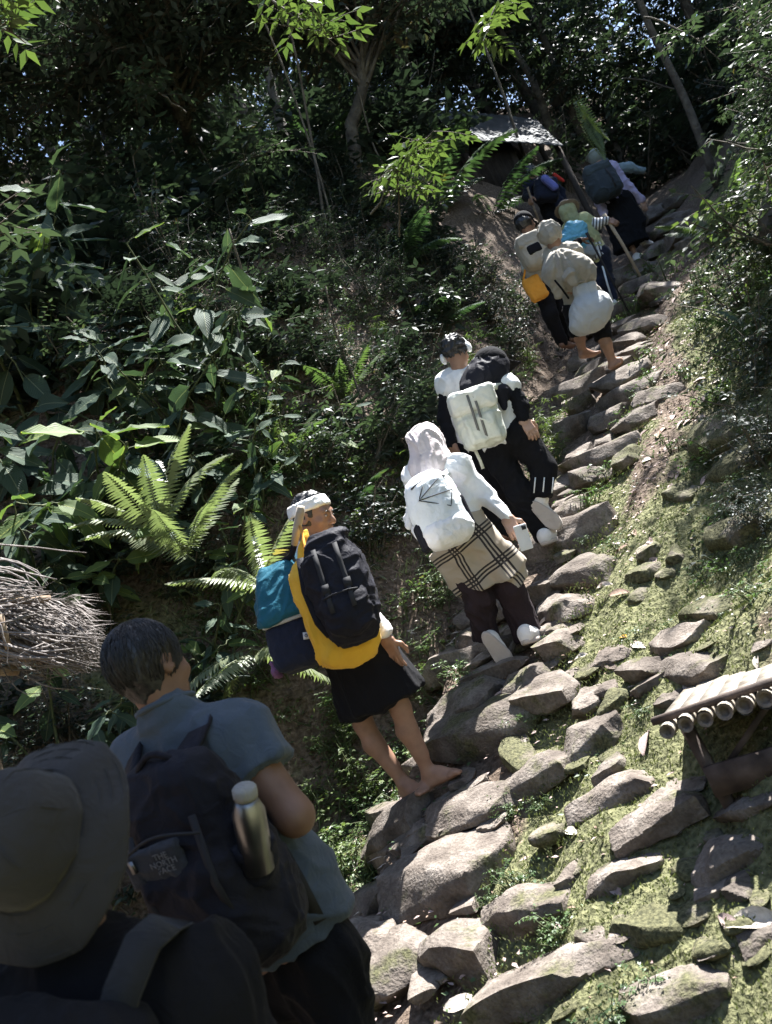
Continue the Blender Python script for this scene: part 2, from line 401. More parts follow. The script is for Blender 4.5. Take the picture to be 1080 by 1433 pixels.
for i in range(30):
    x, y = rg.uniform(740, 1070), rg.uniform(860, 1420); w = rg.uniform(14, 34)*(.6+.4*(y-800)/600); STONES.append((x-w, y+w*.42, x+w, y-w*.42, rg.uniform(.5, .8)*w)+(('m',) if rg.random() < .75 else ()))
for i in range(40):
    u = rg.random(); x = 520+u*400+rg.uniform(-60, 110)*(1-.6*u); y = 1400-u*980+rg.uniform(-30, 30); w = rg.uniform(9, 20)*(1-.45*u); STONES.append((x-w, y+w*.4, x+w, y-w*.4, w*.9))
for i, e in enumerate(STONES): put_stone(e, i)
# ------------------------------------------------------------------ foliage kit
def nrm(v): return v/(np.linalg.norm(v, axis=-1, keepdims=True)+1e-9)
LT = np.array([[0, 0, 0], [-.5, .36, 0], [.5, .36, 0], [0, .42, -1], [0, 1, -2]], float)   # z: -1 fold, -2 droop
LF = np.array([[0, 2, 3], [0, 3, 1], [3, 2, 4], [3, 4, 1]])
def leaf_arrays(pos, d, up, L, W, fold=.12, droop=.18):
    pos = np.asarray(pos, float); n = len(pos)
    d = nrm(np.asarray(d, float)); side = nrm(np.cross(d, up)); nn = np.cross(side, d)
    L = np.broadcast_to(np.asarray(L, float), (n,))[:, None]; W = np.broadcast_to(np.asarray(W, float), (n,))[:, None]
    V = np.zeros((n, 5, 3))
    for k in range(5):
        z = LT[k, 2]; off = -fold*W if z == -1 else (-droop*L if z == -2 else 0*L)
        V[:, k] = pos+side*LT[k, 0]*W+d*LT[k, 1]*L+nn*off
    F = (LF[None]+(np.arange(n)*5)[:, None, None]).reshape(-1, 3)
    return V.reshape(-1, 3), F
class LeafBag:
    def __init__(s): s.p = []; s.d = []; s.u = []; s.L = []; s.W = []
    def add(s, p, d, u, L, W): s.p.append(p); s.d.append(d); s.u.append(u); s.L.append(L); s.W.append(W)
    def mesh(s, name, mat, fold=.12, droop=.18):
        V, F = leaf_arrays(np.array(s.p), np.array(s.d), np.array(s.u), np.array(s.L), np.array(s.W), fold, droop)
        return mesh_np(name, V, F, mat)
def rdir(rg, zlo=-1, zhi=1):
    a = rg.uniform(0, 2*pi); z = rg.uniform(zlo, zhi); r = math.sqrt(max(0, 1-z*z)); return np.array([r*cos(a), r*sin(a), z])
def spray(bag, rg, p0, d0, length, n, L, W, droop=.5, upn=.35):
    """a twig with leaves left and right, held rather flat"""
    p = np.array(p0, float); d = nrm(np.array(d0, float)); st_ = length/n
    side = nrm(np.cross(d, [0, 0, 1.0])+1e-6); pts = [p.copy()]
    for i in range(n):
        d = nrm(d+np.array([0, 0, -droop*st_])+rg.normal(size=3)*.05); p = p+d*st_; pts.append(p.copy())
        sg = 1 if i % 2 else -1
        ld = nrm(d*.55+side*sg*.9+np.array([0, 0, -.25])+rg.normal(size=3)*.22)
        u = nrm(np.array([0, 0, 1.0])+rg.normal(size=3)*upn)
        k = rg.uniform(.65, 1.15)
        bag.add(p, ld, u, L*k, W*k)
    bag.add(p, nrm(d+rg.normal(size=3)*.1), nrm(np.array([0, 0, 1.0])+rg.normal(size=3)*upn), L, W)
    return pts
def shrub_meshes(name, seed, h, spread, nst, ntw, nl, tl, L, W, mleaf, mstem, droop=.5):
    rg = np.random.default_rng(seed); bag = LeafBag(); mb = MB()
    for i in range(nst):
        d = nrm(np.array([0, 0, 1.0])+rdir(rg, -.2, .6)*spread); p = np.array([rg.normal()*.06, rg.normal()*.06, -.15]); pts = [p]
        hh = h*rg.uniform(.6, 1.05); m = 6
        for k in range(m):
            d = nrm(d+rg.normal(size=3)*.12+np.array([0, 0, .02])); p = p+d*hh/m; pts.append(p)
        mb.tube(pts, np.linspace(.012, .004, m+1)*max(1, h), 4, cap=False)
        pts = np.array(pts)
        for j in range(ntw):
            u = rg.uniform(.22, 1.0)*m; a = int(min(m-1, u)); q = pts[a]+(pts[a+1]-pts[a])*(u-a)
            tdir = rdir(rg, -.25, .55)
            tp = spray(bag, rg, q, tdir, tl*rg.uniform(.5, 1.1), nl, L, W, droop)
            if j % 3 == 0: mb.tube(tp, np.linspace(.005, .002, len(tp)), 3, cap=False)
    return bag.mesh('foliage', mleaf), mb.mesh('stem', mstem)

ML_DARK = leafmat('dark glossy leaf', (.020, .031, .027), (.042, .058, .049), rough=.52, trans=.16, spec=.32)
ML_MID = leafmat('mid green leaf', (.032, .047, .036), (.060, .082, .056), rough=.54, trans=.26, spec=.35)
ML_BRIGHT = leafmat('young leaf', (.055, .085, .030), (.115, .15, .048), rough=.48, trans=.28)
ML_BIG = leafmat('broad leaf', (.032, .054, .040), (.066, .096, .064), rough=.62, trans=.22, spec=.10, vein=True)
ML_BIGB = leafmat('young broad leaf', (.060, .10, .040), (.12, .165, .05), rough=.55, trans=.34, spec=.2, vein=True)
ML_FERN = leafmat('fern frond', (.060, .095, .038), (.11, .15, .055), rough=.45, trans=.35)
ML_FERND = leafmat('fern frond painted darker for shade', (.030, .058, .030), (.06, .095, .045), rough=.42, trans=.28)  # frond colour darkened to put shade into the ferns
ML_WEED = leafmat('weed leaf', (.045, .085, .035), (.10, .15, .06), rough=.42, trans=.3)
M_STEM = noisy('woody stem', ((.05, .04, .03), (.10, .085, .065), (.15, .13, .10)), 12, .9, .4, 60)
M_GSTEM = noisy('green stem', ((.05, .07, .03), (.09, .10, .045)), 12, .7, .1)
M_BARK = noisy('dark bark', ((.035, .03, .024), (.075, .064, .05), (.13, .115, .09)), 6, .95, .8, 25, dist=.03)

SHRUB = {}
def kind(k, n, **a):
    SHRUB[k] = [shrub_meshes(k, 100+i+hash_(k), **a) for i in range(n)]
def hash_(s): return sum(ord(c)*(i+1) for i, c in enumerate(s)) % 997
kind('fine', 3, h=1.25, spread=.75, nst=9, ntw=15, nl=10, tl=.42, L=.062, W=.030, mleaf=ML_DARK, mstem=M_STEM)
kind('oval', 3, h=1.2, spread=.8, nst=8, ntw=11, nl=8, tl=.42, L=.095, W=.045, mleaf=ML_MID, mstem=M_STEM)
kind('broad', 3, h=1.1, spread=.85, nst=7, ntw=10, nl=6, tl=.40, L=.19, W=.088, mleaf=ML_DARK, mstem=M_GSTEM)
kind('herb', 3, h=.42, spread=.9, nst=9, ntw=6, nl=6, tl=.16, L=.042, W=.024, mleaf=ML_WEED, mstem=M_GSTEM)
kind('slender', 3, h=.75, spread=.55, nst=8, ntw=7, nl=7, tl=.2, L=.12, W=.018, mleaf=ML_BRIGHT, mstem=M_GSTEM, droop=1.2)
kind('lime', 2, h=.6, spread=.7, nst=8, ntw=7, nl=6, tl=.2, L=.05, W=.028, mleaf=ML_BRIGHT, mstem=M_GSTEM)
LABEL = {'fine': ('dense dark shrub of tiny glossy leaves on the forest bank', 'shrub', 'small leaved shrubs crowding the bank'),
         'oval': ('loose green shrub of oval leaves among the bank undergrowth', 'shrub', 'oval leaved shrubs crowding the bank'),
         'broad': ('dark shrub of broad drooping leaves in the shaded undergrowth', 'shrub', 'broad leaved shrubs in the undergrowth'),
         'herb': ('low leafy herb with small pale green leaves beside the stone steps', 'herb', 'herbs growing along the steps'),
         'slender': ('upright yellow green plant with narrow pointed leaves near the path', 'plant', 'narrow leaved plants by the path'),
         'lime': ('small bright green bush with sunlit leaves on the slope', 'bush', 'bright bushes on the slope')}
NPL = [0]
def pix(p):
    v = np.asarray(p)-CPOS; d = v@FWD; return PW/2+FPX*(v@CR)/d, PH/2-FPX*(v@CU)/d, d
def put_shrub(k, p, sc, rz=None, tilt=0.0, label=None, group=None, part=True):
    v = SHRUB[k][NPL[0] % len(SHRUB[k])]; NPL[0] += 1
    lb, ct, gr = LABEL[k]; s_, t_ = st(p[0], p[1])
    zone = ('beside the upper steps' if s_ > 6.5 else 'on the right bank') if t_ > -1.3 and k in ('herb', 'lime', 'slender') else 'on the right bank' if t_ > -1.3 else 'far up behind the hut' if s_ > 13.4 else 'on the upper left slope' if s_ > 9.4 else 'high on the left bank' if t_ < -5.3 else \
        'left of the lower steps' if s_ < 5.6 and t_ < -2.9 and k in ('herb', 'lime', 'slender') else 'on the left bank face' if t_ < -2.9 else 'among the stone steps'
    lb = {'fine': 'dense dark shrub of tiny glossy leaves ', 'oval': 'loose green shrub of oval leaves ', 'broad': 'dark shrub of broad drooping leaves ', 'herb': 'low herb with small pale green leaves ', 'slender': 'upright yellow green plant with narrow pointed leaves ', 'lime': 'small bright green bush '}[k]+zone; gr = gr.split(' ')[0]+' '+gr.split(' ')[1]+' '+ct+'s '+zone
    r = empty({'herb': 'herb_plant', 'slender': 'narrow_leaf_plant', 'lime': 'bright_bush'}.get(k, 'forest_shrub'), p, random.uniform(0, 6.28) if rz is None else rz)
    r.rotation_euler = (random.uniform(-.15, .15), random.uniform(-.15, .15)+tilt, r.rotation_euler.z)
    r.scale = (sc*random.uniform(.9, 1.15),)*2+(sc*random.uniform(.85, 1.1),)
    tag(r, label or lb, ct, None if label and not group else (group or gr))
    obj('foliage', v[0], r); obj('stem', v[1], r)
    return r

# --- undergrowth over the left bank
rg = np.random.default_rng(21)
def bank_fill(s0, s1, t0, t1, ds, dt, kinds, sc0, sc1, jit=.45, keep=None):
    for s in np.arange(s0, s1, ds):
        for t in np.arange(t0, t1, dt):
            a = s+rg.uniform(-jit, jit)*ds; b = t+rg.uniform(-jit, jit)*dt
            if keep and not keep(a, b): continue
            u_, v_, d_ = pix(ground_pt(a, b)+np.array([0, 0, .5]))
            if not (-70 < u_ < 1150 and -90 < v_ < 1480) or d_ < 1: continue
            if 590 < u_ < 815 and 120 < v_ < 225 and 7 < d_ < 15.5: continue          # the hut stands open to the path
            put_shrub(kinds[rg.integers(len(kinds))], ground_pt(a, b), rg.uniform(sc0, sc1))
def on_bank(s, t): return not (s < 4.9 and t > -4.35) and -(t+2.95) > 1.05+(.15-1.05)*float(smooth(3.4, 5.2, s))+.12
bare = lambda s, t: (5.0 < s < 5.7 and t > -3.45) or (7.0 < s < 8.6 and t > -3.5)
bank_fill(2.4, 9.6, -5.0, -3.1, .46, .23, ['fine', 'oval', 'broad', 'fine', 'broad'], .36, .66, keep=lambda s, t: on_bank(s, t) and not bare(s, t))
bank_fill(4.6, 9.0, -3.9, -3.05, .5, .4, ['herb', 'herb', 'slender'], .3, .5, keep=on_bank)
bank_fill(2.6, 9.8, -5.6, -3.2, .40, .34, ['herb', 'fine', 'herb', 'oval'], .26, .5, keep=lambda s, t: on_bank(s, t) and not (4.9 < s < 5.7 and t > -3.5))
bank_fill(1.6, 9.0, -7.6, -5.2, .66, .66, ['broad', 'fine', 'broad', 'oval'], .75, 1.3)
bank_fill(9.0, 14.0, -8.0, -3.55, .95, .9, ['fine', 'oval', 'fine', 'broad'], .7, 1.4)
# --- right bank
bank_fill(7.2, 15, -.35, 2.4, .85, .75, ['fine', 'oval', 'lime', 'oval'], .40, .85, keep=lambda s, t: t > .05)
bank_fill(8.6, 13.5, .0, 2.0, .65, .6, ['fine', 'oval', 'fine', 'broad'], .5, .9)
bank_fill(9.6, 15.5, -.75, 1.6, .6, .5, ['fine', 'oval', 'fine'], .45, .85, keep=lambda s, t: t > -.7+.05*(15-s))
bank_fill(5.8, 8.8, .0, 1.4, .6, .5, ['lime', 'oval', 'herb'], .45, .8)
bank_fill(6.8, 10.0, -3.7, -3.2, .5, .3, ['herb', 'fine', 'herb'], .3, .5)
bank_fill(5.6, 11, -1.1, -.1, .5, .36, ['herb', 'herb', 'lime', 'herb'], .4, .8)
bank_fill(6.4, 11, -.25, .5, .7, .5, ['lime', 'oval', 'lime'], .45, .75)

# ------------------------------------------------------------------ trees of the forest
def tree_meshes(seed, h, cr, mleaf, L, W, low=.25, ncl=120, nl=14):
    rg = np.random.default_rng(seed); bag = LeafBag(); tr = MB()
    pts = [np.array([0, 0, -.4])]; d = np.array([rg.normal()*.06, rg.normal()*.06, 1.0])
    for k in range(9):
        d = nrm(d+np.array([rg.normal()*.07, rg.normal()*.07, .04])); pts.append(pts[-1]+d*h*.95/9)
    tr.tube(pts, np.linspace(.014, .004, 10)*h+.012, 8, cap=False); pts = np.array(pts)
    for j in range(16):
        u = rg.uniform(low, 1)*9; a = int(min(8, u)); q = pts[a]+(pts[a+1]-pts[a])*(u-a)
        dd = nrm(rdir(rg, -.1, .5)); ln = cr*rg.uniform(.55, 1.1); lp = [q]
        for k in range(5):
            dd = nrm(dd+rg.normal(size=3)*.16+np.array([0, 0, .03])); lp.append(lp[-1]+dd*ln/5)
        tr.tube(lp, np.linspace(.004*h, .008, 6), 5, cap=False); lp = np.array(lp)
        for c in range(ncl//16):
            v = rg.uniform(1.0, 5); b = int(min(4, v)); o = lp[b]+(lp[b+1]-lp[b])*(v-b)+rg.normal(size=3)*cr*.10
            spray(bag, rg, o, rdir(rg, -.5, .35), cr*.30, nl, L, W, .35, .45)
    return bag.mesh('crown', mleaf, .12, .22), tr.mesh('trunk', M_BARK)
TREES = [tree_meshes(301, 7.0, 2.2, ML_DARK, .17, .075, .12, 240, 16), tree_meshes(302, 8.0, 2.5, ML_DARK, .14, .065, .10, 260, 18),
         tree_meshes(303, 6.0, 2.0, ML_MID, .20, .085, .15, 220, 14), tree_meshes(304, 9.0, 2.8, ML_DARK, .15, .07, .3, 240, 18)]
TLAB = ['dark leafy forest tree with long hanging branches up the slope', 'tall dense forest tree with fine dark crown up the slope',
        'broad leaved green forest tree standing in the thicket', 'tall forest tree with high spreading dark crown']
def put_tree(k, s, t, sc=1.0, label=None, rz=None):
    r = empty('forest_tree', ground_pt(s, t), random.uniform(0, 6.28) if rz is None else rz); r.scale = (sc,)*3
    tag(r, label or TLAB[k], 'tree', None if label else 'forest trees of kind '+['one with hanging branches', 'two with fine crowns', 'three with broad leaves', 'four with high crowns'][k])
    obj('crown', TREES[k][0], r); obj('trunk', TREES[k][1], r); return r
for (k, s, t, sc) in [(0, 9.0, -8.0, .8), (1, 11.5, -6.6, .85), (2, 7.0, -8.5, .8), (0, 17.5, -3.6, .9), (1, 17.0, -1.2, 1.0), (2, 15.0, 1.6, .5),
                      (0, 13.2, 3.2, .45), (0, 11.0, 4.2, .4), (1, 19.0, -5.5, 1.1), (3, 20, 2, 1.1), (2, 18.5, -8.5, 1.1), (1, 14.5, -9.5, 1.1), (0, 11.5, -11, 1.1),
                      (3, 8.5, -11.5, 1.1), (1, 5.5, -11, 1.1), (2, 23, -3.5, 1.3), (0, 23, 4.5, 1.3), (1, 23, -9, 1.3), (0, 17.5, 5.5, .65), (1, 3.0, -9.5, 1.0),
                      (0, 26, 0, 1.4), (3, 26, -14, 1.5), (1, 19, -15, 1.5), (2, 13, -17, 1.5), (3, 7, -17, 1.5), (0, 28, 8, 1.5), (1, 31, -6, 1.7), (2, 30, 3, 1.6), (1, 21, 9, 1.3), (3, 1, -14, 1.3),
                      (1, 9.8, -9.6, .9), (1, 16.5, -4.0, .75), (1, 30, -12, 2.0), (1, 33, -1, 2.1), (1, 34, 6, 2.1), (0, 31, 11, 2.0), (1, 35, -8, 2.2), (0, 29, -19, 2.0), (1, 22, -20, 1.9), (0, 15, -21, 1.9), (1, 25, 12, 1.8), (1, 9, -21, 1.8), (0, 37, 1, 2.2), (1, 17, -17, 1.6), (1, 20, -9.5, 1.2), (0, 19.5, -4.6, 1.2), (1, 21.5, -4.4, 1.3), (0, 22.5, -1.4, 1.3), (1, 18.6, -7.0, 1.1), (1, 22, -6.5, 1.3), (1, 21, .8, 1.2), (0, 16.5, -7, 1.0), (2, 21, -2, 1.2), (1, 20, 5, 1.2), (0, 5.0, -8.6, .75), (1, 17, -11.5, 1.2), (0, 21.5, -12, 1.4), (1, 12.8, -7.6, .9), (2, 18, -5.2, .8), (0, 18.5, .5, .9),
                      (2, 17.4, -3.2, .8), (1, 16.6, -.2, .8), (1, 27, -10, 1.5), (0, 24, -17, 1.6), (1, 15, -13.5, 1.3), (0, 8, -13.5, 1.2), (1, 29, -2.5, 1.6), (1, 26, -5, 1.5), (1, 15.2, 4.4, .5), (1, 24, 1.8, 1.4), (0, 10.5, -14, 1.4), (1, 4, -13, 1.2)]:
    put_tree(k, s, t, sc)
for (k, s, t, sc) in [(1, -5, -5, 1.2), (0, -6, -1, 1.2), (2, -5, 3, 1.2), (1, -2, -8, 1.1), (0, -1, 5, 1.1), (1, -9, -3, 1.4), (0, -9, 2.5, 1.4), (1, 1.5, 6.5, .8), (2, -10, -7, 1.4), (0, 6.0, 7.5, .5)]:  # out of view; added to block sky light from behind
    put_tree(k, s, t, sc, 'unseen forest tree added behind the place where the hikers start')['group'] = 'trees at the foot of the slope'

def overhang_tree(name, seed, root, cc, rad, nsp, nl, L, W, mleaf, label, tl=.7, thick=.11):
    """a leaning trunk whose limbs end in a spread of leafy twigs around cc"""
    rg = np.random.default_rng(seed); bag = LeafBag(); tr = MB(); root = np.asarray(root, float); cc = np.asarray(cc, float)
    pts = []
    for u in np.linspace(0, 1, 10):
        p = root*(1-u)+cc*u; p[2] = root[2]-.3+(cc[2]-.35-root[2]+.3)*(u**.75); pts.append(p-root+rg.normal(size=3)*.03)
    tr.tube(pts, np.linspace(thick, thick*.35, 10), 9, cap=False); pts = np.array(pts)
    for i in range(max(8, nsp//6)):
        tgt = cc-root+rdir(rg)*np.asarray(rad)*rg.uniform(.5, 1.0)**.5; q = pts[rg.integers(5, 10)]; lp = []
        for u in np.linspace(0, 1, 6): lp.append(q*(1-u)+tgt*u+np.array([0, 0, .25*sin(pi*u)])+rg.normal(size=3)*.04)
        tr.tube(lp, np.linspace(thick*.28, .006, 6), 5, cap=False); lp = np.array(lp)
        for c in range(6):
            u = rg.uniform(1.5, 5); b = int(min(4, u)); o = lp[b]+(lp[b+1]-lp[b])*(u-b); tp = spray(bag, rg, o, rdir(rg, -.35, .4), tl*rg.uniform(.6, 1.1), nl, L, W, .3, .35)
            tr.tube(tp, np.linspace(.005, .002, len(tp)), 3, cap=False)
    r = empty(name, root); tag(r, label, 'tree'); obj('crown', bag.mesh('crown', mleaf, .12, .2), r); obj('trunk', tr.mesh('trunk', M_BARK), r); return r
overhang_tree('forest_tree', 41, ground_pt(9.6, -4.9), (2.3, 10.4, 10.3), (2.1, 1.2, .7), 380, 9, .17, .07, ML_DARK, 'dark leaning tree added to shade the left bank above the middle steps')  # crown added above the steps to keep sun off the left bank
overhang_tree('forest_tree', 42, ground_pt(15.6, .8), (6.7, 12.2, 12.0), (2.7, 2.5, .9), 560, 9, .18, .075, ML_DARK, 'dark tree arching at the top, added to shade the last hikers')  # crown added in the sun's path to darken the upper steps
overhang_tree('forest_tree', 43, np.array([3.6, 2.0, float(H(3.6, 2.0))]), (1.6, 2.95, 6.4), (1.05, 1.2, .55), 440, 9, .18, .08, ML_MID, 'unseen tree right of the path, crown added to shade the nearest hikers')  # out of view; added so its shadow covers the nearest figures
overhang_tree('forest_tree', 44, ground_pt(10.4, -7.4), (-.6, 9.5, 10.3), (2.9, 1.8, .8), 760, 9, .17, .07, ML_DARK, 'dark tree added to shade the left bank thicket')  # dense crown added to throw the thicket into shade
overhang_tree('forest_tree', 45, ground_pt(9.0, 2.4), (4.1, 6.5, 7.4), (.8, .8, .4), 50, 8, .14, .06, ML_MID, 'slim tree with an unseen thin crown added to shade the right bank')  # crown out of view, added to dapple the right bank
overhang_tree('forest_tree', 47, ground_pt(14.2, -5.6), (3.4, 13.2, 12.6), (2.6, 1.7, .8), 240, 9, .17, .07, ML_DARK, 'dark tree spreading above the hut roof, added to shade the slope')  # added to darken the upper slope around the hut
overhang_tree('forest_tree', 48, ground_pt(8.4, -9.0), (-3.8, 8.7, 10.4), (2.4, 2.0, .8), 560, 9, .17, .07, ML_DARK, 'dark tree added to shade the far left thicket')  # added canopy, mostly past the left edge, darkening the bank
overhang_tree('forest_tree', 49, ground_pt(17.5, -6.5), (4.4, 15.2, 13.0), (2.4, 1.6, .6), 560, 9, .18, .075, ML_DARK, 'dark tree added to overshadow the hut roof')  # added so that the roof lies in shadow
bank_fill(13.6, 22, -3.4, 1.0, 1.5, 1.3, ['broad', 'oval', 'fine'], .9, 1.7, keep=lambda s, t: s > 14.6 or t > -.9 or t < -3.6)
# ------------------------------------------------------------------ bodies as one continuous skin (signed distance field -> surface)
def unit(v): v = np.asarray(v, float); return v/np.linalg.norm(v)
class SDF:
    def __init__(s): s.p = []
    def _a(s, fn, lo, hi, k, op='u'): s.p.append((fn, np.asarray(lo, float), np.asarray(hi, float), k, op)); return s
    def cap(s, a, b, ra, rb=None, k=.02, op='u'):
        a = np.asarray(a, float); b = np.asarray(b, float); rb = ra if rb is None else rb
        ba = b-a; L2 = ba@ba+1e-12
        def fn(q):
            pa = q-a; h = np.clip((pa@ba)/L2, 0, 1)
            return np.linalg.norm(pa-h[..., None]*ba, axis=-1)-(ra+(rb-ra)*h)
        r = max(ra, rb); return s._a(fn, np.minimum(a, b)-r, np.maximum(a, b)+r, k, op)
    def chain(s, pts, rs, k=.02):
        for i in range(len(pts)-1): s.cap(pts[i], pts[i+1], rs[i], rs[i+1], k)
        return s
    def ell(s, c, r, R=np.eye(3), k=.02, op='u'):
        c = np.asarray(c, float); r = np.asarray(r, float); R = np.asarray(R)
        def fn(q):
            l = (q-c)@R; k0 = np.linalg.norm(l/r, axis=-1); k1 = np.linalg.norm(l/(r*r), axis=-1)+1e-9
            return k0*(k0-1)/k1
        e = np.abs(R)@r; return s._a(fn, c-e, c+e, k, op)
    def box(s, c, h, R=np.eye(3), rd=.03, k=.02, op='u', bulge=0.0, taper=0.0):
        c = np.asarray(c, float); h = np.asarray(h, float); R = np.asarray(R)
        def fn(q):
            l = (q-c)@R
            if taper: l = l*np.stack([1/(1-taper*np.clip(l[..., 2]/h[2], -1, 1))]*2+[np.ones(l.shape[:-1])], -1)
            d = np.abs(l)-(h-rd)
            if bulge:
                d = d-bulge*(np.clip(1-(l[..., [1, 2, 0]]/h[[1, 2, 0]])**2, 0, 1)*np.clip(1-(l[..., [2, 0, 1]]/h[[2, 0, 1]])**2, 0, 1))
            return np.linalg.norm(np.maximum(d, 0), axis=-1)+np.minimum(d.max(-1), 0)-rd
        e = np.abs(R)@(h*(1+abs(taper))+bulge); return s._a(fn, c-e, c+e, k, op)
    def cone(s, a, b, ra, rb, k=.02, side=None, flat=1.0, rd=.008, op='u'):
        """flat-ended cone from a to b; 'side' is its wide axis, flat = depth/width"""
        a = np.asarray(a, float); b = np.asarray(b, float); L = np.linalg.norm(b-a); w = (b-a)/L
        x = np.array([1.0, 0, 0]) if side is None else np.asarray(side, float)
        if abs(x@w) > .95*np.linalg.norm(x): x = np.array([0, 1.0, 0])
        x = unit(x-w*(x@w)); y = np.cross(w, x)
        def fn(q):
            p = q-a; h = p@w; u = p@x; v = (p@y)/flat
            r = ra+(rb-ra)*np.clip(h/L, 0, 1)
            d1 = (np.sqrt(u*u+v*v)-r)*(flat if flat < 1 else 1)*1.0; d2 = np.abs(h-L/2)-L/2
            d = np.stack([d1+rd, d2+rd], -1)
            return np.linalg.norm(np.maximum(d, 0), axis=-1)+np.minimum(d.max(-1), 0)-rd
        r = max(ra, rb)*max(1, flat); return s._a(fn, np.minimum(a, b)-r, np.maximum(a, b)+r, k, op)
    def arrays(s, vox):
        add = [p for p in s.p if p[4] == 'u']
        lo = np.min([p[1] for p in add], 0)-vox*3; hi = np.max([p[2] for p in add], 0)+vox*3
        n = np.ceil((hi-lo)/vox).astype(int)+1
        D = np.full(n, 9.0, np.float32)
        ax = [lo[i]+np.arange(n[i])*vox for i in range(3)]
        for fn, a, b, k, op in s.p:
            m = k+2.5*vox
            i0 = np.clip(np.floor((a-m-lo)/vox).astype(int), 0, n); i1 = np.clip(np.ceil((b+m-lo)/vox).astype(int)+1, 0, n)
            if (i1 <= i0).any(): continue
            sl_ = tuple(slice(i0[j], i1[j]) for j in range(3))
            q = np.stack(np.meshgrid(*[ax[j][sl_[j]] for j in range(3)], indexing='ij'), -1)
            d = fn(q).astype(np.float32); c = D[sl_]
            if op == 'u':
                h = np.clip(.5+.5*(c-d)/k, 0, 1); D[sl_] = c*(1-h)+d*h-k*h*(1-h)
            else:
                h = np.clip(.5-.5*(c+d)/k, 0, 1); D[sl_] = c*(1-h)-d*h+k*h*(1-h)
        neg = D < 0
        c = sum(neg[i:n[0]-1+i, j:n[1]-1+j, k:n[2]-1+k].astype(np.int8) for i in (0, 1) for j in (0, 1) for k in (0, 1))
        act = np.argwhere((c > 0) & (c < 8)); cid = np.full(n-1, -1, np.int32); cid[tuple(act.T)] = np.arange(len(act))
        val = np.stack([D[tuple((act+np.array(o)).T)] for o in [(i, j, k) for i in (0, 1) for j in (0, 1) for k in (0, 1)]], 1)
        off = np.array([(i, j, k) for i in (0, 1) for j in (0, 1) for k in (0, 1)], float)
        sm = np.zeros((len(act), 3)); ct = np.zeros(len(act))
        for a in range(8):
            for b in range(a+1, 8):
                if np.abs(off[a]-off[b]).sum() != 1: continue
                x = (val[:, a] < 0) != (val[:, b] < 0)
                tt = val[:, a]/(val[:, a]-val[:, b]+1e-12)
                pt = off[a]+tt[:, None]*(off[b]-off[a]); sm[x] += pt[x]; ct[x] += 1
        V = lo+(act+sm/ct[:, None])*vox
        Fs = []
        for axx in range(3):
            u, v = (axx+1) % 3, (axx+2) % 3
            s0 = [slice(None)]*3; s1 = [slice(None)]*3; s0[axx] = slice(0, -1); s1[axx] = slice(1, None)
            A = neg[tuple(s0)]; B = neg[tuple(s1)]; e = np.argwhere(A != B)
            ok = (e[:, u] > 0) & (e[:, v] > 0) & (e[:, u] < n[u]-1) & (e[:, v] < n[v]-1); e = e[ok]
            fl = A[tuple(e.T)]
            def cc(du, dv):
                q = e.copy(); q[:, u] -= du; q[:, v] -= dv; return cid[tuple(q.T)]
            f = np.stack([cc(1, 1), cc(0, 1), cc(0, 0), cc(1, 0)], 1)
            f[~fl] = f[~fl][:, ::-1]; Fs.append(f)
        F = np.concatenate(Fs); F = F[(F >= 0).all(1)]
        return V, F
def vnormals(V, F):
    n = np.cross(V[F[:, 2]]-V[F[:, 0]], V[F[:, 3]]-V[F[:, 1]]); N = np.zeros_like(V)
    for i in range(4): np.add.at(N, F[:, i], n)
    return nrm(N)
def wrinkle(V, F, amp, sc=9.0, axis=None, seed=0):
    """cloth folds: sharp ridges stretched along an axis, slack hollows between, fine creases on top"""
    N = vnormals(V, F); q = V*sc
    if axis is not None:
        a = unit(axis); q = q-(q@a)[:, None]*a*.74
    w = np.stack([vn3(V*sc*.45+seed), vn3(V*sc*.45+seed+11), vn3(V*sc*.45+seed+23)], 1)*1.3
    r = np.clip(1-np.abs(vn3(q+w+seed*3.1))*2.2, 0, 1)**1.6; r2 = np.clip(1-np.abs(vn3(q*2.3+w*1.6+seed+7))*2.2, 0, 1)**1.5
    lo = vn3(V*sc*.6+seed*1.7)
    return V+N*(amp*(r*1.5-.5+r2*1.0-.35+lo*.6))[:, None]
class Fig:
    """one person or bag: an Empty at the base, parts in world space underneath"""
    def __init__(s, name, base, label, cat, group=None):
        s.root = empty(name, base); s.b = np.asarray(base, float); tag(s.root, label, cat, group)
    def part(s, name, sd, vox, mat, amp=0, sc=9, axis=None, seed=0, parent=None, extra=(), label=None, post=None, uvp=None):
        V, F = sd.arrays(vox)
        if amp: V = wrinkle(V, F, amp, sc, axis, seed)
        if post: V = post(V)
        if extra:
            for V2, F2 in extra: F = np.concatenate([F, F2+len(V)]); V = np.concatenate([V, V2])
        me = mesh_np(name, V-s.b, F, mat)
        if uvp:
            for nm, vals in uvp(V).items(): attr(me, nm, vals)
        return tag(obj(name, me, parent or s.root), label)
    def mb(s, name, mb, mat, parent=None, smooth_=True, label=None):
        for i in range(len(mb.V)): mb.V[i] = mb.V[i]-s.b
        return tag(mb.build(name, mat, parent or s.root, smooth_), label)
def frame(f, u):
    f = unit(f); u = np.asarray(u, float); u = unit(u-f*(u@f)); r = np.cross(f, u); return np.stack([r, f, u], 1)   # right, front, up
